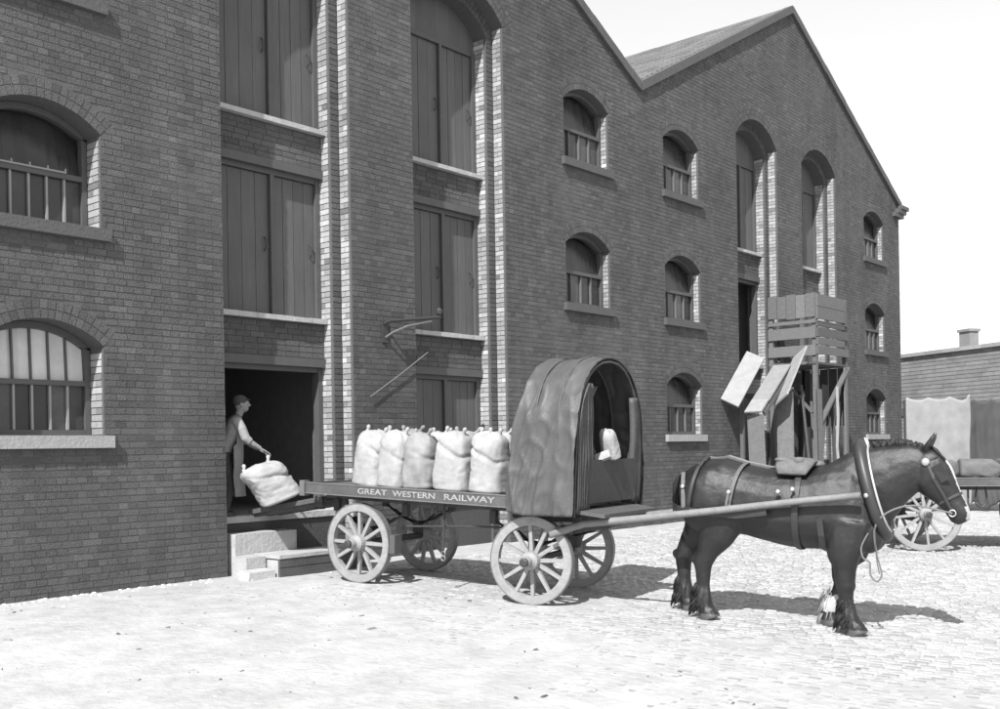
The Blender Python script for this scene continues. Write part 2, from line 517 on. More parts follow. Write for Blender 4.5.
# soffits and jambs of the openings (rendered in mortar, bricks in front of them)
def lining(mb, o, y0, y1, n=14):
    xs = [o.x0 + (o.x1-o.x0)*i/n for i in range(n+1)]
    for a, b in zip(xs, xs[1:]):
        mb.quad((a,y0,o.arch(a)), (b,y0,o.arch(b)), (b,y1,o.arch(b)), (a,y1,o.arch(a)))
    for X in (o.x0, o.x1):
        mb.quad((X,y0,o.z0), (X,y1,o.z0), (X,y1,o.sp), (X,y0,o.sp))
for w in wins: lining(mb, w, 0.008, 0.42)
for b, i in zip(bays, inner):
    lining(mb, b, 0.008, D1+0.008)
    lining(mb, i, D1+0.008, D2+0.25)
    sheet(mb, D1+0.008, b.x0, b.x1, -0.3, b.arch, [i])
# back and sides so that the building is a closed volume
mb.quad((XL,0.01,-0.3), (XL,26,-0.3), (XL,26,ZE), (XL,0.01,ZE))
mb.quad((XR,0.01,-0.3), (XR,26,-0.3), (XR,26,ZE), (XR,0.01,ZE))
for a, b in ((XL, AP1), (AP1, VAL), (VAL, AP2), (AP2, XR)):
    mb.quad((a,26,-0.3), (b,26,-0.3), (b,26,top(b)), (a,26,top(a)))
wall = mb.build('wall', 'mortar', ware, world=True)

# coursed bricks
PITCH, BL, BH, JT = 0.0795, 0.228, 0.0685, 0.0105
stretchers = []
stuff = MB()
def brick(mb, xa0, xa1, xb0, xb1, z0, z1, y, dep, tone):
    mb.hexa([(xa0,y,z0),(xb0,y,z0),(xb0,y+dep,z0),(xa0,y+dep,z0),(xa1,y,z1),(xb1,y,z1),(xb1,y+dep,z1),(xa1,y+dep,z1)], tone, skip=(4,))
def tone_():
    t = random.gauss(0.5, 0.17)
    if random.random() < 0.05: t += 0.35
    if random.random() < 0.06: t -= 0.25
    return max(0.02, min(1.2, t))
nc = int(12.5/PITCH)
for k in range(nc):
    zb = k*PITCH + 0.004; zt = zb + BH; zm = (zb+zt)/2
    # free stretches at the bottom and the top edge of the course
    def free(z):
        xs = []
        def gable(a, ap, b):
            if z < ZE: return (a, b)
            t = (z-ZE)/(ZA-ZE)
            return (a+(ap-a)*t + .02, b-(b-ap)*t - .02)
        if z < ZE: segs = [(XL, XR)]
        elif z < ZA-0.1: segs = [gable(XL, AP1, VAL), gable(VAL, AP2, XR)]
        else: segs = []
        bl = []
        for o in ops:
            h = o.blocked(z)
            if h is not None: bl.append((o.c-h, o.c+h, id(o)))
        bl.sort()
        out = []
        for a, b in segs:
            x = a; lid = None
            for p, q, i in bl:
                if q < a or p > b: continue
                out.append((x, p, lid, i)); x = q; lid = i
            out.append((x, b, lid, None))
        return out
    f0, f1 = free(zb), free(zt)
    if len(f0) != len(f1) or any(a[2:] != b[2:] for a, b in zip(f0, f1)):
        # the course runs over a crown or into a sill: use the tighter of the two
        f0 = f1 = (f0 if len(f0) > len(f1) else f1)
    head = (k % 2 == 0)
    L_ = 0.1115 if head else BL
    off = (0.055 if head else (0.12 if k % 4 == 1 else 0.0)) + random.uniform(-.012, .012)
    for (a0, b0, la, lb), (a1, b1, _, _) in zip(f0, f1):
        if abs(a0-a1) > .075: a0 = a1 = max(a0, a1)
        if abs(b0-b1) > .075: b0 = b1 = min(b0, b1)
        if max(a0, a1) >= min(b0, b1) - 0.03: continue
        lo, hi = max(a0, a1), min(b0, b1)
        x = math.floor((min(a0,a1)-off)/(L_+JT))*(L_+JT) + off
        while x < max(b0, b1):
            p, q = x, x + L_
            x += L_ + JT
            if q <= min(a0,a1)+0.01 or p >= max(b0,b1)-0.01: continue
            xa0, xa1, xb0, xb1 = p, p, q, q
            if p < lo + 0.03: xa0, xa1 = a0 + .004, a1 + .004
            if q > hi - 0.03: xb0, xb1 = b0 - .004, b1 - .004
            if xb0 - xa0 < 0.025 or xb1 - xa1 < 0.025: continue
            y = random.uniform(-0.005, -0.001) + .004*noise.noise(Vector((p*.7, zm*.7, 1)))
            zb_, zt_ = zb + random.uniform(-.002,.002), zt + random.uniform(-.002,.002)
            full = xa0 == p and xb0 == q and xa1 == p and xb1 == q and not head
            if full and p < 8.2 and in_view(((p+q)/2, 0, zm)):
                stretchers.append((((p+q)/2, y, zm)))
            else:
                brick(stuff, xa0, xa1, xb0, xb1, zb_, zt_, y, 0.05, tone_())
stretchers.sort(key=lambda s: (Vector(s)-CAMP).length)
bm_ = []
for k in range(10):
    mb = MB(); mb.box((-BL/2, 0, -BH/2), (BL/2, 0.05, BH/2), tone=[.2,.3,.38,.44,.5,.54,.6,.68,.8,1.0][k], skip=(4,))
    bm_.append(mb.mesh('brick', ['brick']))
for k, (x, y, z) in enumerate(stretchers):
    t = tone_()
    if k < 290:
        put('brick', bm_[min(range(10), key=lambda i: abs([.2,.3,.38,.44,.5,.54,.6,.68,.8,1.0][i]-t))], wall, (x-(XL+XR)/2, y, z)).matrix_parent_inverse = wm(wall).inverted() @ Matrix.Translation(((XL+XR)/2, 0, 0))
    else:
        brick(stuff, x-BL/2, x-BL/2, x+BL/2, x+BL/2, z-BH/2, z+BH/2, y, 0.05, t)

# arch rings of bricks on edge
def arch_ring(mb, o, y, dep, n_r):
    th = o.rt / n_r
    for r in range(n_r):
        r0 = o.R + r*th + (0.002 if r else 0); r1 = o.R + (r+1)*th - 0.009
        n = max(6, int(round(2*o.phi*o.R/0.0795)))
        for i in range(n):
            a0 = -o.phi + 2*o.phi*i/n + 0.004/o.R; a1 = -o.phi + 2*o.phi*(i+1)/n - 0.005/o.R
            P = lambda rr, aa, yy: (o.c + rr*math.sin(aa), yy, o.zc + rr*math.cos(aa))
            yy = y + random.uniform(-0.005, 0)
            mb.hexa([P(r0,a0,yy),P(r0,a1,yy),P(r0,a1,yy+dep),P(r0,a0,yy+dep),P(r1,a0,yy),P(r1,a1,yy),P(r1,a1,yy+dep),P(r1,a0,yy+dep)], tone_(), skip=(4,))
for w in wins: arch_ring(stuff, w, -0.002, 0.1, 2)
for b in bays: arch_ring(stuff, b, -0.002, 0.1, 3)
for i in inner: arch_ring(stuff, i, D1-0.002, 0.1, 2)
# faces between outer and inner order (front facing)
for b, i in zip(bays, inner):
    for k in range(int(8.6/PITCH)):
        z0 = k*PITCH + .004
        for xa, xb in ((b.x0+.016, i.x0-.004), (i.x1+.004, b.x1-.016)):
            brick(stuff, xa, xa, xb, xb, z0, z0+BH, D1-0.004+random.uniform(-.003,.003), 0.05, tone_())
    xs = 0
o = stuff.build('brickwork', 'brick', wall, world=True); o['kind'] = 'stuff'

# jamb bricks: both cheeks of every opening, alternate headers and stretchers
jb = MB()
def jambs(o, y0, y1, zlo):
    k = math.ceil(zlo/PITCH)
    while True:
        z0 = k*PITCH + .004
        if z0 + BH > o.sp: break
        for sx in (0, 1):
            X = o.x0 if sx == 0 else o.x1
            e = random.uniform(0.006, 0.013)
            xa, xb = (X-.02, X+e) if sx == 0 else (X-e, X+.02)
            L = y1-y0
            if L > 0.3:
                cut = [y0, y0 + (0.112 if k % 2 else 0.225), y1]
            else:
                cut = [y0, y1] if k % 2 else [y0, y0+L/2, y1]
            for p, q in zip(cut, cut[1:]):
                jb.box((xa, p+.003, z0), (xb, q-.006, z0+BH), tone=tone_())
        k += 1
for q, w in enumerate(wins): jambs(w, 0.048, 0.30 if q < 3 else 0.17, w.z0)
for b, i in zip(bays, inner):
    jambs(b, 0.052, D1-.01, 0.02)
    jambs(i, D1+0.052, D2+.02, 0.02)
o = jb.build('jamb_brickwork', 'jamb', wall, world=True); o['kind'] = 'stuff'

# roofs: two pitched slate roofs running back from the gables
def slates(name, xa, za, xb, zb, detail=True):
    """slope from eave (xa,za) up to ridge (xb,zb), 26 m deep, in courses of slates."""
    mb = MB()
    L = math.hypot(xb-xa, zb-za); ux, uz = (xb-xa)/L, (zb-za)/L
    nxn, nzn = (-uz, ux) if ux > 0 else (uz, -ux)
    n = int(L/0.22)
    for i in range(n+1):
        s0, s1 = i*L/(n+1), (i+1)*L/(n+1)
        y = 0.16
        step = 0.45
        while y < 26:
            yy = min(26, y+step)
            lift0, lift1 = 0.09 + random.uniform(0,.006), 0.065
            a = (xa+ux*s0+nxn*lift0, y+.004, za+uz*s0+nzn*lift0); b = (xa+ux*s1+nxn*lift1, y+.004, za+uz*s1+nzn*lift1)
            c = (b[0], yy-.004, b[2]); d = (a[0], yy-.004, a[2])
            tn = random.uniform(.2,.9)
            mb.quad(a, d, c, b, tone=tn)
            e0 = (xa+ux*s0+nxn*.045, y+.004, za+uz*s0+nzn*.045); mb.quad(a, e0, (e0[0], yy-.004, e0[2]), d, tone=tn)
            y += step
    # boarding below
    mb.quad((xa+nxn*.05,0.14,za+nzn*.05), (xa+nxn*.05,26.2,za+nzn*.05), (xb+nxn*.05,26.2,zb+nzn*.05), (xb+nxn*.05,0.14,zb+nzn*.05))
    return mb.build(name, 'slate', ware, world=True)
roofs = [slates('roof', XL, ZE, AP1, ZA), slates('roof', VAL, ZE, AP1, ZA), slates('roof', VAL, ZE, AP2, ZA), slates('roof', XR+.15, ZE-.08, AP2, ZA)]
def verge(xa, za, xb, zb):
    mb = MB()
    L = math.hypot(xb-xa, zb-za); n = int(L/0.35)
    for i in range(n):
        t0, t1 = i/n, (i+1)/n - 0.008/L
        e = random.uniform(-.006, .006)
        p0 = (xa+(xb-xa)*t0, za+(zb-za)*t0); p1 = (xa+(xb-xa)*t1, za+(zb-za)*t1)
        mb.hexa([(p0[0],-.075+e,p0[1]-.09),(p1[0],-.075+e,p1[1]-.09),(p1[0],.14,p1[1]-.09),(p0[0],.14,p0[1]-.09),
                 (p0[0],-.075+e,p0[1]+.10),(p1[0],-.075+e,p1[1]+.10),(p1[0],.14,p1[1]+.10),(p0[0],.14,p0[1]+.10)], tone=random.random())
    return mb.build('verge', 'verge', ware, world=True)
verge(XL, ZE, AP1-.01, ZA); verge(VAL-.02, ZE, AP1+.01, ZA); verge(VAL+.02, ZE, AP2-.01, ZA); verge(XR+.1, ZE-.05, AP2+.01, ZA)
mb = MB()                                          # corbelled kneeler and gutter end at the far eave
mb.box((XR-.5,-.10,ZE-.42), (XR+.18,.3,ZE-.30)); mb.box((XR-.3,-.13,ZE-.29), (XR+.32,.3,ZE-.17)); mb.box((XR-.12,-.16,ZE-.16), (XR+.45,26,ZE-.05))
mb.build('eave_corbel', 'verge', ware, world=True)

# ---- windows
def window(w, style):
    x0, x1, z0 = w.x0, w.x1, w.z0
    near = style in ('lower_near', 'upper_near')
    yF = 0.30 if near else 0.17
    fr = MB()
    fr.box((x0+.012, yF, z0), (x0+.075, yF+.09, w.sp)); fr.box((x1-.075, yF, z0), (x1-.012, yF+.09, w.sp))
    fr.box((x0+.076, yF, z0), (x1-.076, yF+.09, z0+.06))
    zt = z0 + 0.60                                  # transom
    fr.box((x0+.076, yF-.012, zt-.03), (x1-.076, yF+.085, zt+.03))
    n = 12                                          # arched head of the frame
    for i in range(n):
        a = x0+.012 + (x1-x0-.024)*i/n; b = x0+.012 + (x1-x0-.024)*(i+1)/n
        za, zb = w.arch(a)-.006, w.arch(b)-.006
        fr.hexa([(a,yF,max(w.sp-.03,za-.075)),(b,yF,max(w.sp-.03,zb-.075)),(b,yF+.09,max(w.sp-.03,zb-.075)),(a,yF+.09,max(w.sp-.03,za-.075)),(a,yF,za),(b,yF,zb),(b,yF+.09,zb),(a,yF+.09,za)])
    win = fr.build('window', 'frame', ware, world=True)
    s = MB()
    s.hexa([(x0-.083,-.075,z0-.153),(x1+.083,-.075,z0-.153),(x1+.083,.30,z0-.153),(x0-.083,.30,z0-.153),
            (x0-.083,-.075,z0-.012),(x1+.083,-.075,z0-.012),(x1+.083,.30,z0-.001),(x0-.083,.30,z0-.001)])
    s.build('sill', 'stone' if style == 'lower_near' or z0 < 2 else 'sillstone', win, world=True)
    # glazing bars of the lower lights, panes behind them
    xa, xb = x0+.076, x1-.076
    nb = 6 if near else 4
    for i in range(nb):
        p = MB(); a = xa + (xb-xa)*i/nb; b = xa + (xb-xa)*(i+1)/nb
        p.box((a+.001, yF+.045, z0+.061), (b-.001, yF+.055, zt-.031), tone=random.uniform(.2,1.3))
        p.build('pane', 'glass', win, world=True)
        if i:
            g = MB(); g.box((a-.012, yF+.008, z0+.062), (a+.012, yF+.056, zt-.032)); g.build('glazing_bar', 'bar' if near else 'farbar', win, world=True)
    # upper light: a hopper, tipped in
    tilt = 0.12 if style != 'lower_near' else 0.03
    hp = MB()
    k = 10
    for i in range(k):
        a = xa + (xb-xa)*i/k; b = xa + (xb-xa)*(i+1)/k
        za, zb = w.arch(a)-.08, w.arch(b)-.08
        hp.hexa([(a,yF+.05,zt+.032),(b,yF+.05,zt+.032),(b,yF+.06,zt+.032),(a,yF+.06,zt+.032),(a,yF+.05+tilt,za),(b,yF+.05+tilt,zb),(b,yF+.06+tilt,zb),(a,yF+.06+tilt,za)], tone=random.uniform(.3,.7))
    hp.build('hopper_light', 'whiteglass' if style == 'lower_near' else 'glass', win, world=True)
    if style == 'lower_near':
        for i in range(1, nb):
            a = xa + (xb-xa)*i/nb
            g = MB(); g.beam((a, yF+.035, zt+.035), (a, yF+.035+tilt, w.arch(a)-.085), .022, .03, up=(0,1,0)); g.build('glazing_bar', 'frame', win, world=True)
    if style == 'upper_near':
        g = MB(); g.box((xa+.02, yF-.03, zt+.031), (xb-.2, yF-.014, zt+.05))
        for i in range(1, nb): g.box((xa+(xb-xa)*i/nb-.008, yF-.03, zt+.051), (xa+(xb-xa)*i/nb+.008, yF-.014, zt+.085))
        g.build('transom_strip', 'bar', win, world=True)
    bk = MB(); bk.box((x0-.1, .62, z0-.1), (x1+.1, .66, w.sp+w.rise+.1)); bk.build('dark_backing', 'dark', win, world=True)
    return win
for i, w in enumerate(wins):
    if i == 0: st = 'lower_near'
    elif i == 1: st = 'upper_near'
    else: st = 'far'
    window(w, st)

# ---- loading bays
FLOOR = 0.76
def plank_door(xa, xb, za, zb, y, n, name='door', parts=True, tn=(.3,.7), m='door'):
    """ledged door: backing board with separate planks on it"""
    b = MB(); b.box((xa, y+.02, za), (xb, y+.06, zb))
    d = b.build(name, m, ware, world=True)
    w = (xb-xa)/n
    al = MB()
    for i in range(n):
        t = random.uniform(*tn); e = random.uniform(0, .006)
        if parts:
            p = MB(); p.box((xa+i*w+.004, y-e, za+.005), (xa+(i+1)*w-.004, y+.019, zb-.005), tone=t)
            p.build('plank', m, d, world=True)
        else:
            al.box((xa+i*w+.004, y-e, za+.005), (xa+(i+1)*w-.004, y+.019, zb-.005), tone=t)
    if not parts: al.build('planking', m, d, world=True)
    else:
        h = MB(); h.tube([(xb-.08, y-.01, za+(zb-za)*.45), (xb-.08, y-.05, za+(zb-za)*.47), (xb-.08, y-.05, za+(zb-za)*.53), (xb-.08, y-.01, za+(zb-za)*.55)], .010, 6); h.build('door_handle', 'iron', d, world=True)
    return d
for bi, (b, i) in enumerate(zip(bays, inner)):
    near = bi < 2
    xa, xb = i.x0, i.x1
    yD = D2 + .04
    xm = (xa+xb)/2 + 0.07
    # openings per storey: (bottom, top, open?)
    for zs, ze, op in ((FLOOR, 2.80, bi == 0), (3.50, 5.52, bi == 2), (6.22, 8.30, False)):
        jm = MB()                                   # door frame
        jm.box((xa, yD-.05, zs), (xa+.07, yD+.06, ze)); jm.box((xb-.09, yD-.06, zs), (xb, yD+.06, ze)); jm.box((xa+.071, yD-.05, ze-.07), (xb-.091, yD+.06, ze))
        if not op:
            jm.box((xm-.03, yD-.06, zs), (xm+.03, yD-.003, ze-.071))
        jm.build('door_frame', 'frame', ware, world=True)
        if op:
            rm = MB()                               # dark room behind
            y2 = yD + 3.2; x2, x3 = xa-.6, xb+.6
            if bi == 0:
                rm.quad((x2,yD,zs), (x3,yD,zs), (x3,y2,zs), (x2,y2,zs))
            else:
                rm.quad((x2,yD,zs), (x3,yD,zs), (x3,y2,zs), (x2,y2,zs))
            rm.quad((x2,y2,zs), (x3,y2,zs), (x3,y2,ze+.2), (x2,y2,ze+.2))
            rm.quad((x2,yD,zs), (x2,y2,zs), (x2,y2,ze+.2), (x2,yD,ze+.2)); rm.quad((x3,yD,zs), (x3,y2,zs), (x3,y2,ze+.2), (x3,yD,ze+.2))
            rm.quad((x2,yD,ze+.2), (x3,yD,ze+.2), (x3,y2,ze+.2), (x2,y2,ze+.2))
            rm.quad((x2,yD+.07,zs), (xa,yD+.07,zs), (xa,yD+.07,ze+.2), (x2,yD+.07,ze+.2)); rm.quad((xb,yD+.07,zs), (x3,yD+.07,zs), (x3,yD+.07,ze+.2), (xb,yD+.07,ze+.2))
            rm.build('room_lining', 'dark', ware, world=True)
        else:
            plank_door(xa+.071, xm-.031, zs+.01, ze-.072, yD, 4 if near else 4, parts=near)
            plank_door(xm+.031, xb-.091, zs+.01, ze-.072, yD, 4 if near else 4, parts=near)
    # spandrels between the storeys: brick with a beam at the foot and a whitened sill on top
    for zs, ze in ((2.80, 3.50), (5.52, 6.22)):
        sp = MB()
        sp.box((xa+.005, yD-.13, zs), (xb-.005, yD+.1, zs+.12), tone=.5)
        beam_o = sp.build('lintel_beam', 'frame', ware, world=True)
        br = MB(); br.box((xa+.005, yD-.10, zs+.121), (xb-.005, yD+.1, ze-.085), tone=.4)
        kz = zs + .13
        while kz + BH < ze - .085:
            x = xa + .008 - (random.random()*.2)
            while x < xb-.03:
                p, q = max(x, xa+.008), min(x+BL, xb-.008)
                if q-p > .03: brick(br, p, p, q, q, kz, kz+BH, yD-.108+random.uniform(-.003,.003), .05, tone_())
                x += BL + JT
            kz += PITCH
        o = br.build('spandrel', 'brick', ware, world=True)
        sl_ = MB()
        n = 6
        for j in range(n):
            a = xa+.01+(xb-xa-.02)*j/n; c = xa+.01+(xb-xa-.02)*(j+1)/n
            e = random.uniform(-.008, .008)
            sl_.hexa([(a,yD-.20+e,ze-.08),(c,yD-.20+e,ze-.08),(c,yD+.02,ze-.08),(a,yD+.02,ze-.08),(a,yD-.20+e,ze-.012+e*.5),(c,yD-.20+e,ze-.012+e*.5),(c,yD+.02,ze),(a,yD+.02,ze)], tone=random.random())
        sl_.build('door_sill', 'whitesill', ware, world=True)
    # threshold and brick base, dark to hold the wagon's shade; filling of the arch above
    th = MB(); th.box((xa+.004, D1+.05, -.1), (xb-.004, yD+.3, FLOOR-.091), tone=.3); th.build('threshold_wall', 'brick', ware, world=True)
    th = MB(); th.box((xa+.004, D1+.02, FLOOR-.09), (xb-.004, yD+.3, FLOOR-.004), tone=.6)
    th.build('threshold', 'step' if bi == 0 else 'sillstone', ware, world=True)
    ty = MB()
    n = 12
    for j in range(n):
        a = xa + (xb-xa)*j/n; c = xa + (xb-xa)*(j+1)/n
        ty.hexa([(a,yD-.02,8.30),(c,yD-.02,8.30),(c,yD+.06,8.30),(a,yD+.06,8.30),(a,yD-.02,i.arch(a)+.02),(c,yD-.02,i.arch(c)+.02),(c,yD+.06,i.arch(c)+.02),(a,yD+.06,i.arch(a)+.02)], tone=random.uniform(.3,.7))
    ty.build('arch_panel', 'door', ware, world=True)

# ---------------------------------------------------------------- steps, bracket
mb = MB()
mb.box((7.97, -.06, -.02), (8.95, D1+.012, .545), tone=.5)
tag(mb.build('stone_step', 'step'), 'upper worn stone step in the loading doorway, below the threshold', 'step')
mb = MB()
mb.hexa([(7.93,-.34,-.02),(8.235,-.34,-.02),(8.235,-.065,-.02),(7.93,-.065,-.02),(7.94,-.33,.262),(8.235,-.33,.262),(8.235,-.065,.275),(7.94,-.065,.275)], tone=.3)
tag(mb.build('stone_step', 'step'), 'middle worn stone step in the loading doorway, left of the timber platform', 'step')
mb = MB()
mb.hexa([(7.80,-.56,-.05),(8.22,-.56,-.05),(8.22,-.345,-.05),(7.80,-.345,-.05),(7.83,-.54,.10),(8.215,-.54,.10),(8.215,-.345,.12),(7.83,-.345,.12)], tone=.6)
tag(mb.build('stone_step', 'step'), 'lowest worn stone step at the corner of the loading doorway', 'step')
t = thing('timber_platform', 'low timber loading step with dark double plank front behind the rear cart wheel', 'platform', (9.0, -.32, 0))
mb = MB(); mb.box((8.26, -.56, 0), (9.74, -.075, .225)); mb.build('core', 'step', t, world=True)
mb = MB()
mb.box((8.25, -.605, .0), (9.75, -.563, .118), tone=.2); mb.build('front_plank', 'cartboard', t, world=True)
mb = MB()
mb.box((8.25, -.60, .132), (9.75, -.563, .235), tone=.2); mb.build('front_plank', 'cartboard', t, world=True)
mb = MB()
mb.box((8.24, -.61, .24), (9.76, -.072, .285)); mb.build('top_slab', 'step', t, world=True)

t = thing('wall_bracket', 'iron wall bracket arm bolted beside the second loading bay with a thin stay rod', 'bracket', (10.65, 0, 3.35))
mb = MB(); mb.box((10.62, -.03, 3.18), (10.74, -.008, 3.50)); mb.build('wall_plate', 'iron', t, world=True)
mb = MB(); mb.tube([(10.66,-.03,3.46), (10.66,-.16,3.49), (11.2,-.17,3.56), (11.70,-.17,3.63)], .025, 8); mb.build('arm', 'iron', t, world=True)
mb = MB(); mb.tube([(10.68,-.03,3.26), (10.72,-.15,3.33), (11.0,-.17,3.44), (11.5,-.17,3.55)], .018, 8); mb.build('brace', 'ironlight', t, world=True)
mb = MB(); mb.lathe([(.02,-.05),(.045,-.02),(.05,.03),(.02,.07)], (11.68,-.17,3.70), (0,0,1), 10); mb.build('arm_end', 'iron', t, world=True)
mb = MB(); mb.tube([(10.33,-.05,2.37), (10.94,-.05,2.72), (11.54,-.05,3.09)], .009, 6); mb.build('stay_rod', 'ironlight', t, world=True)

# ---------------------------------------------------------------- wagons
def wheel(root, x, s, r, hub_y, turn=0.0, n=12):
    """spoked wheel; s=-1: outer face towards local -y. part 'wheel' is the wooden rim."""
    zc = r
    piv = (x, 0)
    def ring(r0, r1, y0, y1, seg=48, gaps=0):
        mb = MB()
        for k in range(seg):
            a0, a1 = 2*math.pi*k/seg, 2*math.pi*(k+1)/seg
            P = lambda rr, a, y: (rr*math.cos(a), y, rr*math.sin(a))
            g0, g1 = a0, a1
            mb.quad(P(r1,g0,y0), P(r1,g1,y0), P(r1,g1,y1), P(r1,g0,y1)); mb.quad(P(r0,g0,y0), P(r0,g1,y0), P(r0,g1,y1), P(r0,g0,y1))
            mb.quad(P(r0,g0,y0), P(r0,g1,y0), P(r1,g1,y0), P(r1,g0,y0)); mb.quad(P(r0,g0,y1), P(r0,g1,y1), P(r1,g1,y1), P(r1,g0,y1))
        return mb
    w = ring(r-.098, r-.012, -.036, .036).build('wheel', 'wheelpaint', root)
    c, sn = math.cos(turn), math.sin(turn)
    w.location = (x - sn*hub_y*s, c*hub_y*s, zc)
    w.rotation_euler = (0, random.uniform(0, .5), turn) if turn == 0 else Euler((0, 0.2, turn)).to_matrix().to_euler()
    ring(r-.012, r, -.04, .04).build('tyre', 'ironlight', w)
    h = MB()
    h.lathe([(.045,-.20),(.055,-.195),(.06,-.12),(.10,-.08),(.105,-.03),(.105,.04),(.09,.10),(.075,.14)] if s < 0 else
            [(.075,-.14),(.09,-.10),(.105,-.04),(.105,.03),(.10,.08),(.06,.12),(.055,.195),(.045,.20)], (0,0,0), (0,1,0), 18)
    h.build('hub', 'wheelpaint', w, smooth=False)
    cap = MB(); cap.lathe([(.05,-.01),(.05,.03),(.03,.04)], (0, s*.2, 0), (0,s,0), 12); cap.build('hub_cap', 'iron', w)
    for k in range(n):
        a = 2*math.pi*(k+.5)/n
        d = Vector((math.cos(a), 0, math.sin(a)))
        sp = MB()
        sp.beam(d*.095 + Vector((0,-s*.02,0)), d*(r-.096), .045, .052, up=(0,1,0), w1=.036, h1=.036)
        sp.build('spoke', 'wheelpaint', w)
    return w

def wagon_base(root, x0, x1, half, wheels, wb, turn):
    # bed of lengthwise planks
    n = 8
    for k in range(n):
        y0 = -half+.055 + (2*half-.11)*k/n; y1 = -half+.055 + (2*half-.11)*(k+1)/n
        mb = MB(); mb.box((x0+random.uniform(0,.012), y0+.004, 1.125), (x1, y1-.004, 1.165+random.uniform(-.003,.003)), tone=random.random())
        mb.build('plank', 'cartwood', root)
    for s in (-1, 1):
        mb = MB(); mb.box((x0, s*half-.025*(1+s)+.0, 1.065), (x1, s*half+.025*(1-s), 1.178)); b = mb.build('side_board', 'cartboard', root)
        tr = MB(); tr.box((x0-.002, s*half-.03-.024*s, 1.1785), (x1, s*half+.03-.024*s, 1.19)); tr.build('top_strip', 'ironlight', b)
        tr = MB(); tr.box((x0-.002, s*half-.006+.004*s, 1.05), (x1-.01, s*half+.006+.004*s, 1.064)); tr.build('bottom_strip', 'ironlight', b)
    mb = MB(); mb.box((x0-.05, -half, 1.06), (x0-.003, half, 1.185)); mb.build('tail_bar', 'cartwood', root)
    mb = MB()
    for y in (-.42, .42): mb.box((x0+.05, y-.05, .98), (x1, y+.05, 1.064))
    for x in (x0+.15, .6, 1.3, x1-.25): mb.box((x, -half+.06, 1.066), (x+.08, half-.06, 1.123))
    mb.build('underframe', 'cartwood', root)
    for ax, tn in ((0.0, 0.0), (wb, turn)):
        c, sn = math.cos(tn), math.sin(tn)
        f = lambda x, y, z: (ax + c*x - sn*y, sn*x + c*y, z)
        mb = MB(); mb.tube([f(0,-.66,.48), f(0,.66,.48)], .04, 8, side=(0,0,1)); mb.build('axle', 'iron', root)
        for y in (-.48, .48):                       # leaf springs, elliptical pair of leaves
            mb = MB()
            for q in range(3):
                L = .52 - q*.13
                mb.tube([f(-L,y,.83-q*.028+.03*(q==0)), f(-L*.5,y,.71-q*.02), f(0,y,.66-q*.022), f(L*.5,y,.71-q*.02), f(L,y,.83-q*.028+.03*(q==0))], [(.035,.010)]*5, 6, side=f(0,1,0) if False else (0,1,0))
            mb.box((ax-.05, y-.045, .52), (ax+.05, y+.045, .66))
            sp_ = mb.build('leaf_spring', 'iron', root)
            mb = MB(); mb.box((ax-.58, y-.03, .83), (ax-.50, y+.03, .98)); mb.build('shackle', 'iron', sp_)
            mb = MB(); mb.box((ax+.50, y-.03, .83), (ax+.58, y+.03, .98)); mb.build('shackle', 'iron', sp_)
    mb = MB()                                       # turntable over the front axle
    mb.lathe([(.46,.90),(.50,.90),(.50,.975),(.46,.975)], (wb,0,0), (0,0,1), 24); mb.build('turntable', 'iron', root)

def text_part(txt, x0, x1, z0, h, y, parent, name='lettering', m='letter'):
    """sign-written capitals on a board facing local -y, reading along +x."""
    cu = bpy.data.curves.new(name, 'FONT'); cu.body = txt; cu.size = 1.0; cu.offset = 0.016; cu.resolution_u = 3
    o = bpy.data.objects.new('t', cu); COL.objects.link(o)
    dg = bpy.context.evaluated_depsgraph_get(); dg.update()
    me = bpy.data.meshes.new_from_object(o.evaluated_get(dg))
    bpy.data.objects.remove(o); bpy.data.curves.remove(cu)
    xs = [v.co.x for v in me.vertices]; ys = [v.co.y for v in me.vertices]
    sx = (x1-x0)/(max(xs)-min(xs)); sy = h/(max(ys)-min(ys)); mx, my = min(xs), min(ys)
    for v in me.vertices:
        v.co = Vector((x0 + (v.co.x-mx)*sx, y, z0 + (v.co.y-my)*sy))
    me.materials.clear(); me.materials.append(M[m]); me.name = name
    return put(name, me, parent)

YAWW = math.atan2(-.9903, .1392)
WO = (9.25, -1.63, -.008)
wagon = thing('delivery_wagon', 'flat railway delivery wagon with canvas driver hood, backed up to the loading doorway with sacks', 'wagon', WO, (0, .045, YAWW))
HALF = .80
WB, TURN = 2.34, R(8)
wagon_base(wagon, -.79, 2.98, HALF, None, WB, TURN)
for x, t_ in ((0, 0.0), (WB, TURN)):
    for s in (-1, 1):
        wheel(wagon, x, s, .485, .69, t_)
sb = [o for o in wagon.children if o.name.startswith('side_board')][0]
for txt, a, b in (('GREAT', .05, .50), ('WESTERN', .58, 1.20), ('RAILWAY', 1.33, 2.02)):
    text_part(txt, a, b, 1.090, .068, -HALF-.0035, sb)
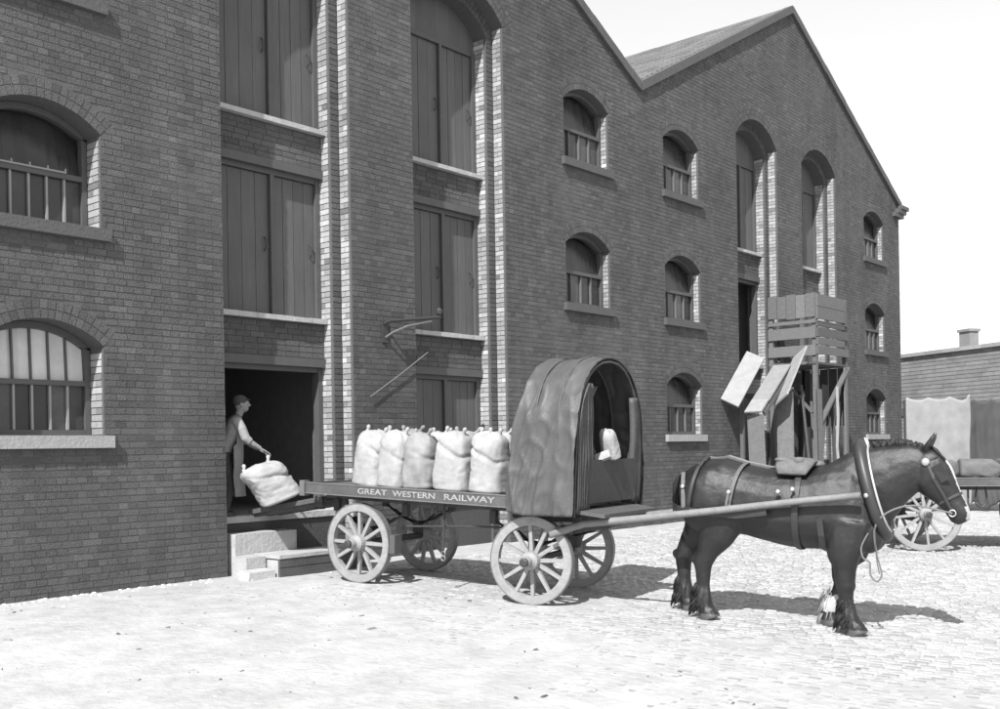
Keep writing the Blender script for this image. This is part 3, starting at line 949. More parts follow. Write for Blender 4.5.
# iron fittings under the bed on the near side
for x, z0 in ((1.19, .36), (-.02, .55)):
    if x > 1:
        mb = MB(); mb.tube([(x,-.60,1.06), (x,-.60,z0+.12)], .013, 6)
        mb.tube([(x-.10,-.60,1.0), (x-.10,-.60,.93), (x+.10,-.60,.93), (x+.10,-.60,1.0)], .010, 6)
        h = mb.build('hanging_rod', 'iron', wagon)
        for q in (.085, .03):
            rg = MB(); rg.tube([(x+.028*math.cos(2*math.pi*k/12), -.60, z0+q+.028*math.sin(2*math.pi*k/12)) for k in range(12)], .0085, 6, loop=True); rg.build('chain_link', 'ironlight', h)
mb = MB(); mb.tube([(.55,-.5,.62), (.62,-.56,.72), (1.5,-.56,.78), (2.0,-.5,.80)], .014, 6); mb.build('brake_rod', 'iron', wagon)
mb = MB(); mb.box((.50,-.74,.40), (.58,-.60,.62)); mb.build('brake_block', 'cartwood', wagon)
# rear end fittings
mb = MB(); mb.tube([(-.79,-.6,1.0), (-.83,-.6,.86), (-.80,-.45,.84), (-.79,-.42,1.0)], .014, 6); mb.build('tail_staple', 'iron', wagon)
for y in (-.78, .78):
    mb = MB(); mb.box((-.87, y-.05, 1.02), (-.79, y+.05, 1.21)); mb.build('corner_iron', 'ironlight', wagon)

# canvas hood
def hood_pt(t, inset=0.0):
    """t 0..1 over the hoop from the near foot to the far foot -> (y, z)"""
    hw = .79 - inset; z0, zs, zt = 1.0, 1.85, 2.72 - inset
    leg = zs - z0; arc = math.pi*.5*(hw + (zt-zs))*1.0
    tot = 2*leg + arc; d = t*tot
    if d < leg: return (-hw + .0*d, z0 + d)
    if d > leg + arc: return (hw, z0 + (tot-d))
    a = (d-leg)/arc*math.pi
    ca, sa_ = math.cos(a), math.sin(a)
    return (-hw*math.copysign(abs(ca)**.92, ca), zs + (zt-zs)*sa_**.95)
mb = MB(); NT, NX = 150, 56
for j in range(NT+1):
    t_ = j/NT
    y, z = hood_pt(t_)
    low = max(0.0, min(1.0, (2.3 - z)/1.0))
    for i in range(NX+1):
        u_ = i/NX
        xr = 2.19 + .12*max(0, min(1, (z-1.3)/1.3)) + .015*math.sin(z*9)
        xf = 3.03 - .04*max(0, z-2.0)
        x = xr + (xf-xr)*u_
        sag = .035*math.sin(math.pi*u_)*max(0, min(1, (z-1.2)))
        n1 = noise.noise(Vector((x*4.0 + z*.55, z*.55, y*.4)))
        n2 = noise.noise(Vector((x*7.5 - z*1.2, z*.8, 5 + y*.6)))
        n3 = noise.noise(Vector((x*4 + z*2.2, z*2.6 - x*3, 9 + y*1.4)))
        fold = (.060*(1-abs(n1))**4 + .028*(1-abs(n2))**4) * (.15 + .85*low) + .024*n1 + .008*n2
        crease = .022*(1-abs(n3))**5
        ny, nz = (y/.8, max(0, (z-1.85)/.85))
        ln = math.hypot(ny, nz) or 1
        dd = fold + crease - sag*.5
        flare = .025*low**2*math.copysign(1, y)
        mb.v.append((x, y + ny/ln*dd + flare, z + nz/ln*dd + (.03*noise.noise(Vector((x*3, 2, y))) if z < 1.05 else 0)))
for j in range(NT):
    for i in range(NX):
        a = j*(NX+1)+i
        mb.f.append((a, a+NX+1, a+NX+2, a+1)); mb.t.append(.5); mb.m.append(0)
hood = mb.build('hood', ['canvas'], wagon, smooth=True)
sd_ = hood.modifiers.new('thick', 'SOLIDIFY'); sd_.thickness = .008
for x in (2.30, 2.66, 2.99):
    h = MB(); pts = []
    for k in range(25):
        y, z = hood_pt(k/24, .035); pts.append((x, y, max(z, 1.12)))
    h.tube(pts, .014, 6, side=(1,0,0)); h.build('hoop', 'cartwood', hood)
for sx_ in (2.50, 2.78):
    h = MB(); h.tube([(sx_, y*1.012 + .03*max(0,min(1,2.3-z))**2*math.copysign(1,y), z+.012*(z>1.9)) for y, z in [hood_pt(k/60, -.012) for k in range(61)]], [(.012,.004)]*61, 6, side=(1,0,0))
    h.build('seam', 'canvas', hood)
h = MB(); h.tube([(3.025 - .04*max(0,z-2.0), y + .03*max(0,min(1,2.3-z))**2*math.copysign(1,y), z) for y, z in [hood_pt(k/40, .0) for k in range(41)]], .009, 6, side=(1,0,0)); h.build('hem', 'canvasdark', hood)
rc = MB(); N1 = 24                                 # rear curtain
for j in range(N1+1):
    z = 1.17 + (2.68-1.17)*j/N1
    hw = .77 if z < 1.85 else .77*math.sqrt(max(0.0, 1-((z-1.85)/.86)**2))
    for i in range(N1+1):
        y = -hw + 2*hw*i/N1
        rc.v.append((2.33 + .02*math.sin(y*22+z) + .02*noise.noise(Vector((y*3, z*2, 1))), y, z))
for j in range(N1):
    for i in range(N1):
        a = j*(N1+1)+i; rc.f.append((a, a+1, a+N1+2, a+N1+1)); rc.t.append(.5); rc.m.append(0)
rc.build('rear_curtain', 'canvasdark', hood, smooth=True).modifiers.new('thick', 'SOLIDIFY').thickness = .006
def curtain(ya, yb, zb, zt, seed, bunch):
    c = MB(); n, m_ = 30, 18
    for j in range(m_+1):
        f = j/m_; z = zb + (zt-zb)*f
        lim = .755 if z < 1.85 else .755*math.sqrt(max(0.02, 1-((z-1.85)/.83)**2))
        b0 = ya + (yb-ya)*0; b1 = yb + bunch*math.sin(math.pi*f)
        for i in range(n+1):
            y = b0 + (b1-b0)*i/n
            y = max(-lim, min(lim, y))
            x = 3.0 + .035*math.sin(i*1.35+seed)*(1 if zb < 1.5 else .6) - (.05 if zb > 1.5 else 0) + .02*noise.noise(Vector((y*6, z*3, seed)))
            c.v.append((x, y, z))
    for j in range(m_):
        for i in range(n):
            a = j*(n+1)+i; c.f.append((a, a+1, a+n+2, a+n+1)); c.t.append(.5); c.m.append(0)
    o = c.build('front_curtain', 'canvas', hood, smooth=True); o.modifiers.new('thick', 'SOLIDIFY').thickness = .006
curtain(-.77, -.47, 1.05, 2.42, 1.0, .06)
curtain(-.62, -.22, 1.66, 2.40, 3.0, -.22)
curtain(.77, .56, 1.10, 2.30, 2.0, .04)
mb = MB(); mb.box((2.99, -.60, 1.13), (3.03, .62, 1.60)); mb.build('dash_board', 'iron', wagon)
mb = MB(); mb.box((2.45, -.62, 1.50), (2.95, .62, 1.545)); mb.build('driver_seat', 'cartwood', wagon)
mb = MB(); mb.hexa([(2.98,-.70,1.03),(3.30,-.66,1.0),(3.30,.66,1.0),(2.98,.70,1.03),(2.98,-.70,1.07),(3.30,-.66,1.04),(3.30,.66,1.04),(2.98,.70,1.07)]); mb.build('foot_board', 'cartwood', wagon)
# shafts run from the fore-carriage to the collar
WMI = wm(wagon).inverted()
def wl(p): return WMI @ Vector(p)
mb = MB()
near_pts = [(8.86,-4.45,.66), (9.14,-4.70,.77), (9.26,-5.34,.84), (9.43,-6.18,.94), (9.59,-6.96,1.04), (9.72,-7.50,1.10)]
mb.tube([wl(p) for p in near_pts], [.038,.042,.040,.037,.034,.030], 10, side=(0,0,1)); sh = mb.build('shaft', 'shaft', wagon, smooth=True)
mb = MB()
far_pts = [(10.05,-4.30,.66), (10.10,-4.62,.77), (10.14,-5.20,.84), (10.22,-6.02,.94), (10.36,-6.80,1.04), (10.44,-7.36,1.10)]
mb.tube([wl(p) for p in far_pts], [.045,.05,.05,.047,.043,.035], 10, side=(0,0,1)); mb.build('shaft', 'shaft', wagon, smooth=True)
mb = MB(); mb.beam(wl((8.95,-4.50,.70)), wl((10.08,-4.36,.70)), .09, .09); mb.build('splinter_bar', 'cartwood', wagon)

# ---------------------------------------------------------------- sacks
def sack_mesh(seed, w=.40, d=.34, h=.68, ears=True, fold=.0, slump=0.0):
    rnd = random.Random(seed)
    mb = MB(); n, m_ = 40, 40
    lean = rnd.uniform(-.035,.035); lean2 = rnd.uniform(-.03,.03); fa = rnd.uniform(-.5,.9); fz = rnd.uniform(.60,.72)
    rs = []
    for j in range(m_+1):
        f = j/m_
        if f < .05: k = .80 + .24*math.sin(f/.05*math.pi/2)
        else: k = 1.04 - .10*f + .03*math.sin(f*5+seed)
        if f > .80: k *= 1 - .42*((f-.80)/.20)**2.6
        if f > .965: k *= 1 - .85*((f-.965)/.035)**1.5
        ring = []
        for i in range(n):
            a = 2*math.pi*i/n; ca, sa_ = math.cos(a), math.sin(a)
            ex = .66
            flat = 1 - (.42*((f-.72)/.28)**1.3 if f > .72 else 0)
            X = w/2*k*math.copysign(abs(ca)**ex, ca); Y = d/2*k*flat*math.copysign(abs(sa_)**ex, sa_)
            r1 = noise.noise(Vector((ca*1.2+seed, sa_*1.2, f*2.2))); r2 = noise.noise(Vector((ca*2.6+seed*2, sa_*2.6, f*4.0)))
            r3 = noise.noise(Vector((ca*4.5+f*3+seed, sa_*4.5, f*8.5)))
            dd = 1 + .09*r1 - .055*(1-abs(r2))**5 - .030*(1-abs(r3))**6
            dd += (.035*math.sin(a*9+seed+f*5)*((f-.66)/.3)**2 if f > .66 else 0)
            if fold:
                g = math.exp(-((f - fz + .10*math.cos(a-fa) - .04*math.sin(2*a))/.035)**2)*max(0, math.cos(a+1.2-fa))**.7
                dd -= fold*g
            ring.append((X*dd + lean*f*h*2 + slump*f*f*h, Y*dd + lean2*f*h, h*f*(1 + .02*r1) + .03*noise.noise(Vector((ca*1.5+seed, sa_*1.5, 9)))*max(0, f-.6)/.4))
        rs.append(ring)
    mb.rings(rs)
    if ears:
        for s in (-1, 1):
            ex_, ez = s*w*.27 + lean*h*2 + slump*h*.9, h*.955
            o1, o2 = rnd.uniform(-.02,.02), rnd.uniform(-.02,.05)
            mb.tube([(ex_-s*.03, 0, ez-.07), (ex_+s*.005, o1*.5, ez-.015), (ex_+s*.02, o1, ez+.02), (ex_+s*.02+o2*.5, o1*1.5, ez+.035), (ex_+s*.03+o2, o1*2, ez+.065), (ex_+s*.034+o2*1.3, o1*2, ez+.085)], [.07,.042,.022,.018,.028,.012], 9)
    return mb.mesh('sack', ['sack'], smooth=True)
WM_ = wm(wagon)
GRP = 'filled flour sacks on the delivery wagon'
rows = [(.03, -.52, .44, 'standing pale sack at the tail end of the wagon, leftmost of the front row'),
        (.42, -.53, .40, 'standing pale sack on the wagon, second from its tail in the front row'),
        (.80, -.52, .40, 'standing greyish sack in the middle of the front row on the wagon'),
        (1.27, -.51, .46, 'broad white sack with a dark fold near its top, fourth in the front row'),
        (1.76, -.50, .46, 'white sack standing right beside the canvas hood in the front row')]
back = [(.22, -.02, .44, 'rear row sack whose tied ear shows behind the two left front sacks'),
        (.66, -.01, .42, 'rear row sack behind the middle of the wagon, only its top in view'),
        (1.10, -.02, .44, 'rear row sack showing its top behind the broad folded front sack'),
        (1.58, -.01, .44, 'rear row sack nearest the hood, only its tied top in view')]
for k, (x, y, w, lab) in enumerate(rows + back):
    h_ = (.69, .69, .67, .70, .70, .70, .68, .70, .70)[k]
    o = put('flour_sack', sack_mesh(11+k*7, w, .40, h_, fold=.20 if k in (0, 3, 4) else .10))
    o.matrix_basis = WM_ @ Matrix.Translation((x, y, 1.168)) @ Matrix.Rotation(random.uniform(-.2,.2), 4, 'Z') @ Matrix.Rotation((.10, .06, -.02, .05, .02)[k] if k < 5 else 0, 4, 'Y')
    if k in (2, 5, 7): o.data.materials[0] = M['sackgrey']
    tag(o, lab, 'sack', GRP)
# sack tipped by the man at the tail
o = put('flour_sack', sack_mesh(91, .56, .40, .55, ears=True, fold=.15, slump=-.25))
o.scale = (1, 1, 1); o.matrix_basis = Matrix.Translation((8.50, -.34, .97)) @ Matrix.Rotation(-.35, 4, 'Z') @ Matrix.Rotation(R(-20), 4, 'Y')
tag(o, 'slumped pale sack between the man in the doorway and the wagon tail', 'sack')
mb = MB(); mb.beam((8.72, .34, .80), (8.98, -.86, .99), .62, .06)
for q in (-.2, .0, .2): mb.beam((8.72+q, .30, .775), (8.98+q, -.84, .935), .06, .10)
g = mb.build('gang_plank', 'cartboard'); tag(g, 'dark heavy gang plank bridging the loading threshold and the wagon tail', 'plank')
# things in the hood
o = put('small_sack', sack_mesh(57, .20, .18, .34, ears=False))
o.matrix_basis = WM_ @ Matrix.Translation((3.0, .06, 1.60)) @ Matrix.Rotation(.25, 4, 'X')
tag(o, 'small white bag propped on the dash board inside the canvas hood', 'bag')
mb = MB()
for k in range(3): mb.hexa([(-.09,-.06,.012*k),(.09,-.06,.012*k+.01),(.09,.06,.012*k),(-.09,.06,.012*k-.004),(-.09,-.06,.011+.012*k),(.09,-.06,.021+.012*k),(.09,.06,.011+.012*k),(-.09,.06,.007+.012*k)])
o = mb.build('paper_bundle', 'sack'); o.matrix_basis = WM_ @ Matrix.Translation((3.01, -.16, 1.62)) @ Matrix.Rotation(.9, 4, 'X') @ Matrix.Rotation(.5, 4, 'Z')
tag(o, 'small pale folded bundle lying left of the white bag in the hood', 'bundle')

# ---------------------------------------------------------------- horse
HD = Vector((.2, -.98, 0)).normalized()
HYAW = math.atan2(HD.y, HD.x)
HO = Vector((9.9, -6.4, gz(-6.4)))
HPITCH = .045*.98
horse = thing('horse', 'dark bay draught horse with white blaze standing harnessed in the shafts', 'horse', HO, (0, HPITCH, HYAW))
mb = MB()
def xsec(x, zc, rz, ry, n=20, low=1.0):
    return [(x, ry*math.cos(2*math.pi*k/n)*(1 if math.sin(2*math.pi*k/n) < 0 else .93), zc + rz*math.sin(2*math.pi*k/n)) for k in range(n)]
def sec(p, t, ry, rz, n=18):
    """oval ring about p, across direction t (in the xz plane)"""
    p = Vector(p); t = Vector(t).normalized(); u_ = Vector((-t.z, 0, t.x))
    return [p + Vector((0,1,0))*(ry*math.cos(2*math.pi*k/n)) + u_*(rz*math.sin(2*math.pi*k/n)) for k in range(n)]
body = [(-.93,1.31,.08,.08),(-.88,1.30,.20,.17),(-.78,1.28,.29,.25),(-.62,1.28,.365,.305),(-.42,1.275,.385,.325),(-.22,1.24,.365,.32),(.0,1.20,.37,.335),(.22,1.18,.39,.345),(.45,1.185,.405,.335),(.65,1.22,.425,.315),(.85,1.24,.42,.29),(1.0,1.20,.36,.25),(1.10,1.13,.27,.20),(1.17,1.08,.13,.11)]
mb.rings([xsec(*b) for b in body])
# haunches and shoulders
for s in (-1, 1):
    mb.ball((-.55, s*.17, 1.22), (.33,.17,.36), 12)
    mb.ball((.80, s*.155, 1.16), (.23,.125,.34), 12)
    mb.ball((1.01, s*.11, .98), (.16,.13,.20), 10)
# neck
nk = [((.72,0,1.28),(1,0,.35),.20,.38),((.92,0,1.38),(1,0,.38),.180,.40),((1.10,0,1.46),(1,0,.34),.158,.375),((1.27,0,1.565),(1,0,.25),.13,.285),((1.40,0,1.62),(1,0,.12),.11,.235),((1.50,0,1.645),(1,0,0),.095,.185),((1.57,0,1.655),(1,0,-.2),.05,.10)]
mb.rings([sec(*k) for k in nk])
# head, poll to muzzle
h0, h1 = Vector((1.50,0,1.72)), Vector((1.865,0,1.12))
hv = (h1-h0).normalized()
hs = [(-.10,.05,.06,0),(-.03,.09,.12,0),(.07,.112,.170,-.012),(.18,.118,.195,-.030),(.29,.106,.170,-.024),(.40,.086,.130,-.008),(.50,.074,.108,.0),(.58,.073,.103,.002),(.64,.067,.088,0),(.685,.043,.058,-.005)]
u_h = Vector((-hv.z,0,hv.x))
if u_h.x < 0: u_h = -u_h
mb.rings([sec(h0 + hv*s + u_h*o, hv, ry, rz) for s, ry, rz, o in hs])
mb.ball((h0 + hv*.615 - u_h*.055)[:], (.05,.045,.045), 8)      # chin
for s in (-1, 1):
    mb.ball((h0 + hv*.19 + u_h*.075 + Vector((0,s*.083,0)))[:], (.032,.024,.03), 8)     # brow
    mb.ball((h0 + hv*.61 + u_h*.045 + Vector((0,s*.05,0)))[:], (.028,.02,.028), 7)       # nostril rim
    mb.ball((h0 + hv*.19 - u_h*.08 + Vector((0,s*.075,0)))[:], (.09,.035,.09), 8)        # cheek
    mb.tube([(1.50,s*.055,1.80),(1.53,s*.075,1.86),(1.565,s*.085,1.92),(1.585,s*.078,1.985)], [(.045,.035),(.05,.03),(.036,.02),(.006,.006)], 10)
# legs
def leg(pts, rads): mb.tube(pts, rads, 14, side=(0,1,0))
fore = lambda y, k: None
def foreleg(y, ks, hoof, fet):
    leg([(.84,y*.85,1.10),(.82,y*.95,.88),(.81,y,.74),(ks-.005,y,.62),(ks,y,.50),(ks+.005,y,.42),(ks*.6+fet*.4,y,.32),(fet-.01,y,.19),((fet+hoof)/2,y,.11),(hoof,y,.065)],
        [(.14,.24),(.125,.205),(.105,.155),(.084,.108),(.08,.094),(.068,.078),(.056,.068),(.076,.096),(.07,.088),(.08,.09)])
    mb.tube([(hoof-.01,y,.10),(hoof+.03,y,.0)], [(.08,.09),(.10,.118)], 14)
    mb.ball((ks+.012, y, .475), (.09,.08,.085), 8)               # knee
foreleg(-.19, .83, .93, .87)
foreleg(.19, .72, .62, .63)
def hindleg(y, st, hk, fet, hoof):
    leg([(st-.05,y*.7,1.22),(st-.02,y*.85,1.02),((st*.6+hk*.4),y*.95,.84),(hk+.05,y,.69),(hk-.0,y,.575),(hk+.01,y,.48),((hk+fet)/2+.01,y,.34),(fet,y,.20),((fet+hoof)/2,y,.11),(hoof,y,.065)],
        [(.17,.32),(.155,.27),(.12,.185),(.085,.112),(.078,.104),(.064,.082),(.055,.072),(.078,.10),(.07,.088),(.08,.09)])
    mb.tube([(hoof-.01,y,.10),(hoof+.03,y,.0)], [(.082,.09),(.10,.118)], 14)
    mb.ball((hk-.095, y, .605), (.035,.035,.05), 7)               # point of hock
hindleg(-.19, -.40, -.60, -.59, -.53)
hindleg(.19, -.66, -.94, -.92, -.86)
me = evaluated(mb, 'body', .0125, 12, .5)
NRM = [v.normal.copy() for v in me.vertices]
for v, vn in zip(me.vertices, NRM):
    p = v.co.copy()
    k = max(0.0, min(1.0, (.42-p.z)/.2)) if p.z > .07 else 0.0
    g_ = noise.noise(Vector((p.x*26, p.y*26, p.z*5)))*.012*k + noise.noise(p*9)*.004 + noise.noise(p*34)*.0016
    v.co = p + vn*g_
at = me.attributes.new('mark', 'FLOAT', 'POINT')
vals = []
for v in me.vertices:
    p = v.co; q = p - h0; s_ = q.dot(hv); o_ = q.dot(u_h)
    m_ = 0.0
    if .10 < s_ < .66 and o_ > .055 and abs(p.y) < .030 + .012*math.sin(s_*9): m_ = 1.0
    if s_ > .56 and o_ > .03 and abs(p.y) < .05: m_ = max(m_, .75)
    if p.y > .06 and .4 < p.x < .80 and .14 + .03*noise.noise(p*14) < p.z < .31 + .06*noise.noise(p*12): m_ = .85
    if p.z < .06: m_ = max(m_, .12)
    vals.append(m_)
at.data.foreach_set('value', vals)
me.materials.append(M['coat'])
put('body', me, horse)
# eyes, mane, forelock, tail
for s in (-1, 1):
    e = MB(); e.ball((h0 + hv*.205 + u_h*.07 + Vector((0,s*.098,0)))[:], .021, 8); e.build('eye', 'leather', horse, smooth=True)
mn = MB()
for k in range(140):
    f = random.random()
    x = .98 + .55*f; z = 1.80 + .055*math.sin(f*math.pi) - .01 + (-.03 if f < .1 else 0)
    s = 1 if random.random() < .8 else -1
    L = random.uniform(.03, .06)
    mn.tube([(x, s*random.uniform(0,.02), z-.03), (x-.005, s*random.uniform(0,.03), z+L*.5), (x-.02+random.uniform(-.02,.02), s*random.uniform(.0,.05), z+L)], [(.014,.03),(.014,.026),(.004,.010)], 6)
for k in range(14):
    y = random.uniform(-.05,.05)
    p0 = h0 + hv*-.04 + u_h*.10
    mn.tube([(p0.x-.02, y*.5, p0.z+.03), (p0 + u_h*.03)[:][:1] + (y, p0.z), tuple(p0 + hv*random.uniform(.14,.24) + u_h*.045 + Vector((0,y*1.3,0)))], [(.012,.012),(.012,.012),(.003,.003)], 5)
mn.build('mane', 'hair', horse, smooth=True)
for (fx, fy, n_, fm) in ((.87,-.19,420,'hair'), (.63,.19,110,'sock'), (-.59,-.19,460,'hair'), (-.92,.19,460,'hair')):
    fe = MB()
    for k in range(n_):
        a = random.uniform(0, 2*math.pi); z = random.uniform(.10, .36)
        r_ = .058 + .030*max(0, -math.cos(a)) + .02*(z < .2)
        dx, dy = math.cos(a), math.sin(a)
        L = random.uniform(.06, .12)
        x0, y0 = fx + dx*r_ - .01, fy + dy*r_*.88
        fe.tube([(x0-dx*.02, y0-dy*.02, z+.02), (x0+dx*.006-.006, y0+dy*.006, z-L*.5), (x0+dx*.012-.018, y0+dy*.010, max(.014, z-L))], [(.009,.006),(.007,.004),(.001,.001)], 4)
    fe.build('feather', fm, horse, smooth=True)
tl = MB()
for k in range(40):
    a = random.uniform(-1, 1); L = random.uniform(.25, .48)
    tl.tube([(-.86, a*.02, 1.50), (-.93, a*.04, 1.47), (-.97+random.uniform(-.02,.02), a*.06, 1.36), (-.97+random.uniform(-.03,.03), a*.07, 1.50-L)], [.02,.022,.018,.004], 5)
tl.build('tail', 'hair', horse, smooth=True)

# ---- harness
har = thing('horse_harness', 'leather cart harness with collar, hames, saddle and breeching on the horse', 'harness', HO, (0, HPITCH, HYAW))
def around(p_top, p_bot, wid, n=28, pw=1.0):
    """closed oval loop in the plane through top and bottom points and the y axis"""
    t_, b_ = Vector(p_top), Vector(p_bot); c = (t_+b_)/2; u2 = (t_-b_)/2
    return [c + u2*math.cos(2*math.pi*k/n) + Vector((0, wid*math.sin(2*math.pi*k/n)*(1-.18*math.cos(2*math.pi*k/n)), 0)) for k in range(n)]
c = MB(); c.tube(around((.90,0,1.82),(1.17,0,.98),.25), [(.062,.075)]*28, 10, side=(1,0,.3), loop=True); c.build('collar', 'leather', har, smooth=True)
for s in (-1, 1):
    pts = []
    for k in range(15):
        a = math.pi*(.03 + .90*k/14)
        ce = Vector((1.10,0,1.41)); u2 = Vector((-.125,0,.41))
        q = ce + u2*math.cos(a) + Vector((0, s*.30*math.sin(a)*(1-.18*math.cos(a)), 0))
        pts.append(q + Vector((0, 0, 0)))
    pts.insert(0, pts[0] + Vector((-.03, s*.03, .09)))
    c = MB(); c.tube(pts, [.008]+[.0115]*15, 8, side=(1,0,0)); c.build('hames', 'hame', har, smooth=True)
    c = MB(); c.ball((1.02, s*.31, 1.36), .026, 8); c.build('hame_ring', 'brass', har, smooth=True)
# cart saddle with pads, girth and meter strap
c = MB()
c.tube([(.30,-.26,1.53),(.30,-.20,1.60),(.30,-.09,1.655),(.30,0,1.65),(.30,.09,1.655),(.30,.20,1.60),(.30,.26,1.53)], [(.14,.02),(.18,.035),(.20,.04),(.18,.03),(.20,.04),(.18,.035),(.14,.02)], 12, side=(1,0,0))
for k in range(14): c.ball((.30+random.uniform(-.18,.18), random.uniform(-.16,.12), 1.645+random.uniform(-.02,.02)), (random.uniform(.04,.09), random.uniform(.05,.09), random.uniform(.02,.045)), 7)
c.build('cart_saddle', 'pad', har, smooth=True)
def body_half(x):
    for (x0,z0,a0,b0),(x1,z1,a1,b1) in zip(body, body[1:]):
        if x0 <= x <= x1:
            f = (x-x0)/(x1-x0); return z0+(z1-z0)*f, a0+(a1-a0)*f, b0+(b1-b0)*f
    return 1.2,.38,.33
def girth(x, a0, a1, w, off=.012, dx=0.0, n=26):
    """strap round the barrel at x from angle a0 to a1 (degrees, 90 = spine, 180+... near side)"""
    pts = []
    for k in range(n+1):
        a = R(a0 + (a1-a0)*k/n); xx = x + dx*k/n
        zc, rz, ry = body_half(xx)
        ry = max(ry, .34 if -.8 < xx < -.3 and abs(math.sin(a)) < .8 else ry)
        pts.append((xx, (ry+off)*math.cos(a), zc + (rz+off)*math.sin(a)))
    return pts
def strap(name, pts, w, m='leather', th=.006):
    c = MB()
    N = len(pts)
    c.tube(pts, [(w, th)]*N, 6, side=(1,0,0)); return c.build(name, m, har)
strap('girth_strap', girth(.36, 90, 270, .03)+[], .032)
strap('girth_strap', girth(.36, 90, -90, .03), .032)
strap('hip_strap', girth(-.20, 92, 200, .02, dx=-.11, off=.02), .022, 'strap')
strap('hip_strap', girth(-.20, 88, -20, .02, dx=-.11, off=.02), .022, 'strap')
strap('loin_strap', girth(-.62, 92, 205, .02, dx=-.10, off=.03), .02)
for s in (-1, 1):
    c = MB(); c.tube([(-.97, 0, 1.14), (-.96, s*.12, 1.14), (-.86, s*.27, 1.13), (-.70, s*.355, 1.12), (-.45, s*.375, 1.10), (-.20, s*.385, 1.10), (.1, s*.40, 1.15)], [(.006,.035)]*7, 6, side=(0,1,0)); c.build('breeching', 'leather', har)
    c = MB(); c.tube([(-.84, s*.17, 1.50), (-.82, s*.235, 1.42), (-.80, s*.285, 1.28), (-.78, s*.315, 1.14)], [(.022,.006)]*4, 6, side=(1,0,0)); c.build('breeching_hanger', 'strap', har)
    for p in ((-.81, s*.275, 1.36), (-.30, s*.355, 1.33), (.20, s*.375, 1.36), (.34, s*.375, 1.39)):
        c = MB(); c.lathe([(.001,-.012),(.023,-.010),(.026,0),(.018,.010),(.001,.014)], p, (0, s, .35), 12); c.build('brass_plate', 'brass', har, smooth=True)
    c = MB(); c.tube([(-.30, s*.36, 1.31), (-.31, s*.38, 1.22), (-.31, s*.39, 1.13)], .013, 6); c.build('breeching_chain', 'ironlight', har)
strap('back_strap', [(-.83,0,1.50),(-.62,0,1.655),(-.4,0,1.672),(-.2,0,1.615),(.0,0,1.58),(.14,0,1.60)], .022, 'strap')
c = MB(); c.tube([(.60,-.37,1.12), (.62,-.34,.95), (.62,-.25,.82), (.62,0,.77), (.62,.25,.82), (.62,.34,.95), (.60,.37,1.12)], [(.03,.006)]*7, 6, side=(1,0,0)); c.build('belly_band', 'leather', har)
# bridle
def hp(s, o, y): return tuple(h0 + hv*s + u_h*o + Vector((0, y, 0)))
for s in (-1, 1):
    c = MB(); c.tube([hp(-.06,-.02,s*.06), hp(.02,.0,s*.105), hp(.20,-.02,s*.128), hp(.37,-.02,s*.105), hp(.55,-.035,s*.078)], [(.006,.016)]*5, 6, side=(0,1,0)); c.build('cheek_strap', 'leather', har)
    c = MB(); P = [hp(.10,.02,s*.115), hp(.10,.12,s*.155), hp(.27,.115,s*.145), hp(.27,.02,s*.118)]
    c.hexa([Vector(p)-Vector((0,s*.004,0)) for p in P] + [Vector(p)+Vector((0,s*.006,0)) for p in P]); c.build('blinker', 'leather', har)
    c = MB(); c.lathe([(.001,-.01),(.036,-.008),(.042,.004),(.025,.016),(.001,.02)], hp(.03,-.005,s*.118), (0,s,0), 14); c.build('rosette', 'brass', har, smooth=True)
    c = MB(); q = Vector(hp(.56,-.04,s*.085)); c.tube([q + Vector((.03*math.cos(2*math.pi*k/12), 0, .03*math.sin(2*math.pi*k/12))) for k in range(12)], .006, 6, loop=True); c.build('bit_ring', 'hame', har)
c = MB(); c.tube([hp(.03,-.0,-.112), hp(.03,.10,-.085), hp(.03,.135,0), hp(.03,.10,.085), hp(.03,0,.112)], [(.014,.005)]*5, 6, side=hv); c.build('brow_band', 'leather', har)
c = MB(); c.tube([hp(.43,-.09,-.07), hp(.43,0,-.092), hp(.43,.09,-.07), hp(.43,.118,0), hp(.43,.09,.07), hp(.43,0,.092), hp(.43,-.09,.07), hp(.43,-.118,0)], [(.014,.005)]*8, 6, side=hv, loop=True); c.build('nose_band', 'leather', har)
c = MB()                                            # rein hanging in loops below the collar
c.tube(curve([hp(.56,-.04,-.09), (1.42,-.17,1.28), (1.20,-.27,1.20), (1.10,-.26,1.05), (1.12,-.25,.82), (1.17,-.24,.62), (1.13,-.23,.545), (1.07,-.24,.60), (1.06,-.245,.72), (1.00,-.25,.76), (.98,-.25,.86), (1.04,-.26,1.0)]), .009, 6); c.build('rein', 'rope', har)
c = MB(); c.tube([(1.10,-.27,1.08), (1.115,-.265,.85), (1.13,-.26,.72), (1.155,-.26,.62)], [(.012,.004)]*4, 6); c.build('hanging_strap', 'strap', har)

